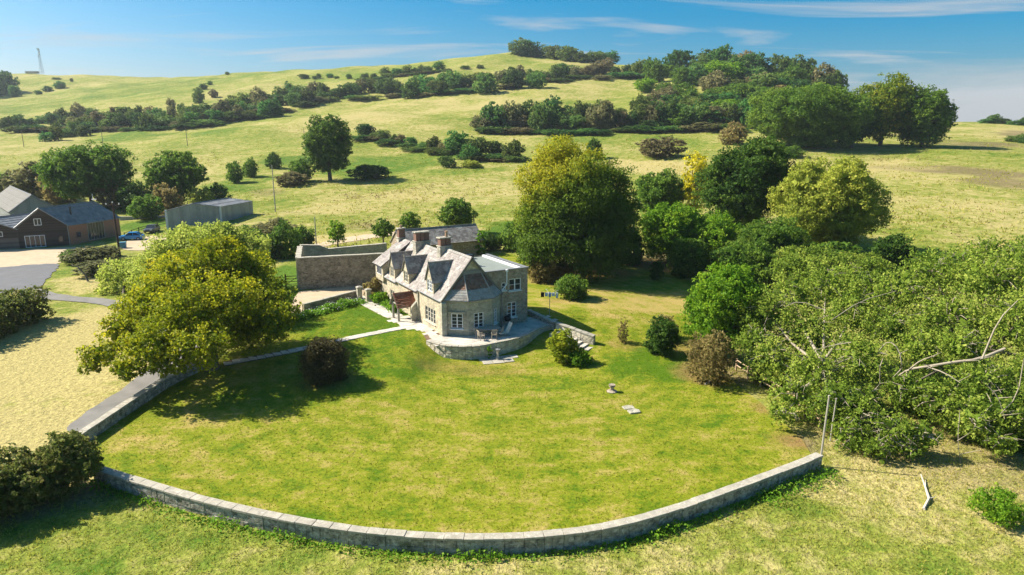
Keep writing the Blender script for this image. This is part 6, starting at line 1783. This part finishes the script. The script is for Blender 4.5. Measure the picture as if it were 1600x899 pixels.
for oi_, (bx, by, w, top) in enumerate(sorted(((1060, 116, 50, 72), (1125, 118, 50, 70), (1175, 122, 52, 76), (1215, 128, 44, 84), (1250, 130, 40, 96), (1095, 120, 40, 88), (1290, 138, 40, 110), (1150, 124, 40, 84)))): bush('far', 'wood_tree', ORD[oi_] + ' from the left: tall tree breaking the skyline of the right-hand hillside wood', bx, by, w, top, 'skyline trees of the hillside wood', 'tree')
line_bushes([(1535, 194), (1570, 194), (1605, 196)], 5, 26, 12, 'far bushes at the right edge', '%s far bush from the left on the horizon at the right edge', ('far',), 1)
line_bushes([(1575, 222), (1610, 224)], 3, 22, 14, 'near bushes at the right edge', '%s dark bush from the left in the heath below the right horizon', ('far',), 1)

for pts, n_, w_, h_, lab in (([(20, 206), (110, 204), (200, 206), (300, 200), (420, 180), (505, 158)], 20, 50, 9, 'foot of the long belt under the mast hill'), ([(505, 160), (640, 152), (760, 140), (900, 124), (1040, 120)], 18, 48, 8, 'foot of the middle slope hedge'),
        ([(745, 208), (860, 211), (980, 208), (1100, 206), (1170, 206)], 16, 56, 10, 'foot of the thick slope hedge'), ([(560, 216), (640, 232), (720, 248), (820, 252)], 12, 44, 8, 'foot of the broken hedge above the house'), ([(570, 125), (690, 112)], 7, 30, 5, 'foot of the high hedge below the summit'),
        ([(1010, 206), (1090, 170), (1180, 150), (1260, 170), (1180, 205)], 18, 60, 14, 'floor of the hillside wood')):
    line_bushes(pts, n_, w_, h_, 'brambles at the ' + lab, '%s bramble from the left at the ' + lab, ('far', 'far', 'scrub'), 2, name='bramble_thicket')
# clipped hedge by the lane and wild hedge at the near corner
def hedge(name, label, a, b, width, height, leaf, mat, wild=.0, n=None):
    a, b = Vector(a), Vector(b); d = b - a; L = d.length; n = n or int(L / (width * .55)) + 1
    e_loc = a.copy(); Lb = []
    for i in range(n + 1):
        c = d * (i / n); g = hz1(a.x + c.x, a.y + c.y) - a.z
        j = wild
        for zz in ((.3, .72) if height > 1.2 else (.5,)):
          for sd_ in (-1, 1):
            nx_ = Vector((-d.y, d.x)).normalized() * sd_ * width * .24
            Lb.append(((c.x + nx_.x + random.uniform(-j, j), c.y + nx_.y + random.uniform(-j, j), g + height * zz + random.uniform(-j, j) * .4), (width * .34, width * .34, height * (.33 if height > 1.2 else .5))))
    me = leaf_cloud('hedge_leaves', Lb, leaf, 1.9, mat, clump=.26, zmin=-.4, shell=.35)
    o = obj(name, me); o.location = a
    return tag(o, label, 'hedge')
ha, hbb = G(48, 500), G(-60, 545)
hedge('clipped_hedge', 'thick clipped hedge beside the dry paddock and the tarmac yard', ha, hbb, 3.6, 3.6, .3, 'leaf_hedge', .12)
for i, (px, py, w_, top, l) in enumerate(((105, 770, 120, 672, 'wild dark hedge bush where the two boundary walls almost meet'), (40, 790, 130, 700, 'broad wild hedge bush at the near left corner'), (-25, 815, 130, 728, 'wild hedge bush cut off by the left picture edge'))):
    g = G(px, py); d = depth_of(g); h = unr(px, top, math.hypot(g.x, g.y)).z - g.z; rx = w_ / 2 * d / F
    Lb = auto_lobes(rx, rx * .95, h, -.2, 9)
    me = leaf_cloud('hedge_leaves', Lb, .17, 2.1, 'leaf_hedge', clump=.2, zmin=-.1, shell=.4, tintf=lambda P, T: T * .9 + .05)
    o = obj('wild_hedge', me); o.location = g; tag(o, l, 'hedge', 'wild hedge at the near left')
# bare twisted little tree by the lane
g = G(138, 440); mb = MB(); mb.tube([(0, 0, -.2), (-.3, 0, 1.0), (-1.2, .1, 2.0), (-2.4, 0, 2.3)], [.16, .13, .09, .03], 6)
for a, b in (((-.3, 0, 1.0), (.5, .2, 1.9)), ((-1.2, .1, 2.0), (-1.4, .3, 2.8)), ((-.8, .1, 1.6), (-1.8, -.3, 1.5)), ((-1.8, 0, 2.2), (-2.3, .3, 2.9))): mb.tube([a, b], [.05, .015], 4)
o = mb.build('bare_tree', 'bark', smooth=True); o.location = g; tag(o, 'bare twisted little tree leaning over the verge of the lane', 'tree')
# climbing plant on the terrace wall
q = uny(765, 548, 60.3)
o = obj('climber', leaf_cloud('climber_leaves', [((0, 0, -.05), (.22, .14, .6))], .13, 2.6, 'weed_leaf')); o.location = q; tag(o, 'green climber hanging on the terrace wall', 'plant')

# ================================================================== GRASS, WEEDS, FLOWERS (uncountable)
def blades(name, pts, h, w, tint, mat, n_per=1, spread=.1):
    """upright curved blades at ground points"""
    N = len(pts) * n_per
    P = np.repeat(pts, n_per, 0); P[:, :2] += rng.normal(0, spread, (N, 2)); P[:, 2] = hz(P[:, 0], P[:, 1]) + .02
    hh = h * rng.uniform(.5, 1.4, N); ang = rng.uniform(0, math.tau, N); ww = w * rng.uniform(.6, 1.3, N)
    lean = rng.normal(0, .45, (N, 2)) * hh[:, None]
    dx, dy = np.cos(ang) * ww, np.sin(ang) * ww
    a = P + np.stack([dx, dy, np.zeros(N)], 1); b = P - np.stack([dx, dy, np.zeros(N)], 1)
    t = P + np.stack([lean[:, 0], lean[:, 1], hh], 1)
    V = np.stack([a, b, t], 1).reshape(-1, 3)
    T = np.clip(np.repeat(tint, n_per) + rng.normal(0, .18, N), 0, 1)
    return obj(name, np_mesh(name, V, np.arange(N * 3).reshape(-1, 3), T, mat, 3))
# rough pasture in front of the boundary wall
lawn_xy = [tuple(p) for p in lawn_poly]
n = 90000
pp = np.column_stack([rng.uniform(-42, 42, n), 24 + (rng.random(n) ** .8) * 34])
pp = pp[(np.abs(pp[:, 0]) < pp[:, 1] * .86 + 3) & (np.hypot(pp[:, 0], pp[:, 1]) > 24)]
wide = shrink(lawn_xy, 1.02)
pp = pp[~in_poly(pp, wide)]
pp = pp[~((pp[:, 0] < -24) & (pp[:, 1] > 36))]
dryv = apply_blobs(pp[:, 0], pp[:, 1], np.full(len(pp), .58), DRY)
cl = .5 + .5 * np.sin(pp[:, 0] * 1.7 + 2 * np.sin(pp[:, 1] * .9)) * np.sin(pp[:, 1] * 1.9 + 1.5 * np.sin(pp[:, 0] * 1.1))
pp = pp[rng.random(len(pp)) < .35 + .65 * cl]
dryv = apply_blobs(pp[:, 0], pp[:, 1], np.full(len(pp), .58), DRY)
o = blades('pasture_grass', np.column_stack([pp, np.zeros(len(pp))]), .13, .03, dryv * .8 + .08, 'grass_blade', 2, .08)
tag(o, 'rough tussocky pasture grass outside the curved wall', 'grass', kind='stuff')
n = 60000
lp = np.array(lawn_xy); pp = rng.uniform(lp.min(0), lp.max(0), (n, 2)); pp = pp[in_poly(pp, shrink(lawn_xy, .985)) & (pp[:, 1] < 74)]
pp = pp[~in_poly(pp, [tuple(p) for p in ter_poly])]; pp = pp[~in_poly(pp, house_in)]
gp_ = path_poly([Vector(G(*q).xy) for q in ((632, 513), (600, 519), (560, 527), (520, 536), (470, 547), (420, 557), (350, 570))], 1.3); pp = pp[~in_poly(pp, gp_)]
dv = apply_blobs(pp[:, 0], pp[:, 1], np.full(len(pp), .44), LDRY)
o = blades('lawn_blades', np.column_stack([pp, np.zeros(len(pp))]), .07, .028, np.clip(dv * .75 - .05, 0, 1), 'lawn_blade', 2, .06)
o.location.z = .03
tag(o, 'short tufted blades of the mown lawn', 'grass', kind='stuff')
# leafy weeds along the wall foot
wp = []
fr = resample(chaikin([Vector(p.xy) for p in FRONT_W]), .12)
for i in range(1, len(fr) - 1):
    t = i / len(fr); dens = .35 + .65 * max(0, math.sin(t * 29) * .6 + math.sin(t * 61 + 1) * .5)
    if t > .86: dens = 1
    d = (fr[i + 1] - fr[i - 1]).normalized(); nn = Vector((d.y, -d.x))
    for k in range(int(15 * dens)):
        q = fr[i] + nn * (.34 + abs(random.gauss(0, .38 if t < .86 else .8))); wp.append((q.x, q.y, hz1(q.x, q.y) + random.uniform(.03, .46) * (1 if dens > .6 else .45)))
    if t > .55 and random.random() < .7:
        for k in range(3):
            q = fr[i] - nn * (.34 + abs(random.gauss(0, .25))); wp.append((q.x, q.y, hz1(q.x, q.y) + random.uniform(.05, .2)))
wp = np.array(wp)
me = quads_from('weeds', wp, unit(rng.normal(size=(len(wp), 3)) * .7 + [0, -.2, .8]), rng.uniform(.08, .19, len(wp)), np.clip(rng.normal(.5, .2, len(wp)), 0, 1), 'weed_leaf')
tag(obj('wall_weeds', me), 'bright green leafy weeds along the foot of the curved wall', 'weeds', kind='stuff')
# flower border by the court wall
bp = []
b0, b1 = G(410, 517).xy, G(572, 474).xy; dd = (b1 - b0); nn = Vector((-dd.y, dd.x)).normalized()
for k in range(5200):
    t = random.random(); o_ = random.gauss(.6, .5); q = b0.lerp(b1, t) + nn * o_
    hmax = .35 + .5 * abs(math.sin(t * 17)) * abs(math.cos(t * 7 + 1)); bp.append((q.x, q.y, hz1(q.x, q.y) + .05 + random.random() * hmax))
bp = np.array(bp)
me = quads_from('border', bp, unit(rng.normal(size=(len(bp), 3)) * .7 + [0, -.1, .8]), rng.uniform(.12, .28, len(bp)), np.clip(rng.normal(.45, .25, len(bp)), 0, 1), 'weed_leaf')
tag(obj('flower_border', me), 'leafy flower border in front of the low court wall', 'flower bed', kind='stuff')
fp = bp[rng.random(len(bp)) < .07] + [0, 0, .22]
me = quads_from('petals', fp, unit(rng.normal(size=(len(fp), 3)) * .5 + [0, -.3, .9]), rng.uniform(.07, .14, len(fp)), np.where(fp[:, 0] > -17, rng.uniform(0, .3, len(fp)), rng.uniform(.4, 1, len(fp))), 'flower_petal')
tag(obj('flowers', me), 'white and yellow flowers dotted through the border', 'flowers', kind='stuff')
bp = []
b0, b1 = hw(-.75, 10.2).xy, hw(-.75, 18).xy
for k in range(2200):
    t = random.random(); q = b0.lerp(b1, t) + Vector((random.gauss(0, .35), random.gauss(0, .35))); bp.append((q.x, q.y, HZ - .1 + random.random() * (.3 + .7 * t)))
bp = np.array(bp)
me = quads_from('border', bp, unit(rng.normal(size=(len(bp), 3)) * .7 + [0, -.1, .8]), rng.uniform(.12, .28, len(bp)), np.clip(rng.normal(.5, .25, len(bp)), 0, 1), 'weed_leaf')
tag(obj('house_border', me), 'green planting along the foot of the house front', 'flower bed', kind='stuff')
# docks and thistles in the meadow
dk = []
for px, py, rx, ry, n in ((650, 296, 110, 14, 90), (560, 308, 60, 8, 40), (330, 250, 110, 14, 70), (470, 205, 60, 8, 40), (1450, 345, 150, 40, 45), (620, 350, 80, 8, 60), (850, 120, 120, 20, 60), (520, 160, 160, 12, 60), (1400, 250, 80, 6, 40)):
    for k in range(n):
        q = G(px + random.gauss(0, rx * .5), py + random.gauss(0, ry * .5)); hgt = random.uniform(.3, .9)
        for j in range(7): dk.append((q.x + random.gauss(0, .35), q.y + random.gauss(0, .35), q.z + random.random() * hgt))
dk = np.array(dk)
me = quads_from('docks', dk, unit(rng.normal(size=(len(dk), 3))), rng.uniform(.16, .36, len(dk)), np.clip(rng.normal(.45, .3, len(dk)), 0, 1), 'leaf_russet')
tag(obj('meadow_weeds', me), 'dark docks and thistles dotted over the meadow', 'weeds', kind='stuff')
# tall tussocks over the hillside and fields
n = 26000
az = rng.uniform(-.68, .68, n); rr = 108 * np.exp(rng.random(n) * 1.25)
P = np.column_stack([rr * np.sin(az), rr * np.cos(az)])
kk = (.5 + .5 * np.sin(P[:, 0] * .21 + 2 * np.sin(P[:, 1] * .09)) * np.sin(P[:, 1] * .17 + 2 * np.sin(P[:, 0] * .07)))
k = (rng.random(n) < kk) & ~((P[:, 0] < -48) & (P[:, 1] < 150)) & ~in_poly(P, [(-36, 75), (4, 75), (4, 125), (-36, 112)])
P = P[k]; rr = rr[k]
dv = apply_blobs(P[:, 0], P[:, 1], np.full(len(P), .58), DRY)
o = blades('meadow_grass', np.column_stack([P, np.zeros(len(P))]), .38, .13, np.clip(dv * .9 + .05, 0, 1), 'grass_blade', 3, .35)
tag(o, 'tussocky long grass over the hillside meadows', 'grass', kind='stuff')

# ================================================================== AIR
def haze(density):
    mb = MB(); hx, y0, y1, z0, z1 = 2400, -2400, 2400, -60, 150
    mb.box((0, (y0 + y1) / 2, (z0 + z1) / 2), (2 * hx, y1 - y0, z1 - z0))
    me = mb.mesh('haze', None); o = obj('haze', me)
    m = bpy.data.materials.new('haze_air'); m.use_nodes = True; nt = m.node_tree; nt.nodes.clear()
    out = nt.nodes.new('ShaderNodeOutputMaterial'); pv = nt.nodes.new('ShaderNodeVolumePrincipled')
    pv.inputs['Color'].default_value = (.80, .90, 1.0, 1); pv.inputs['Density'].default_value = density; pv.inputs['Anisotropy'].default_value = .2
    nt.links.new(pv.outputs[0], out.inputs['Volume']); me.materials.append(m)
    tag(o, 'thin blue summer haze over the whole valley', 'haze', kind='stuff')
haze(.00011)
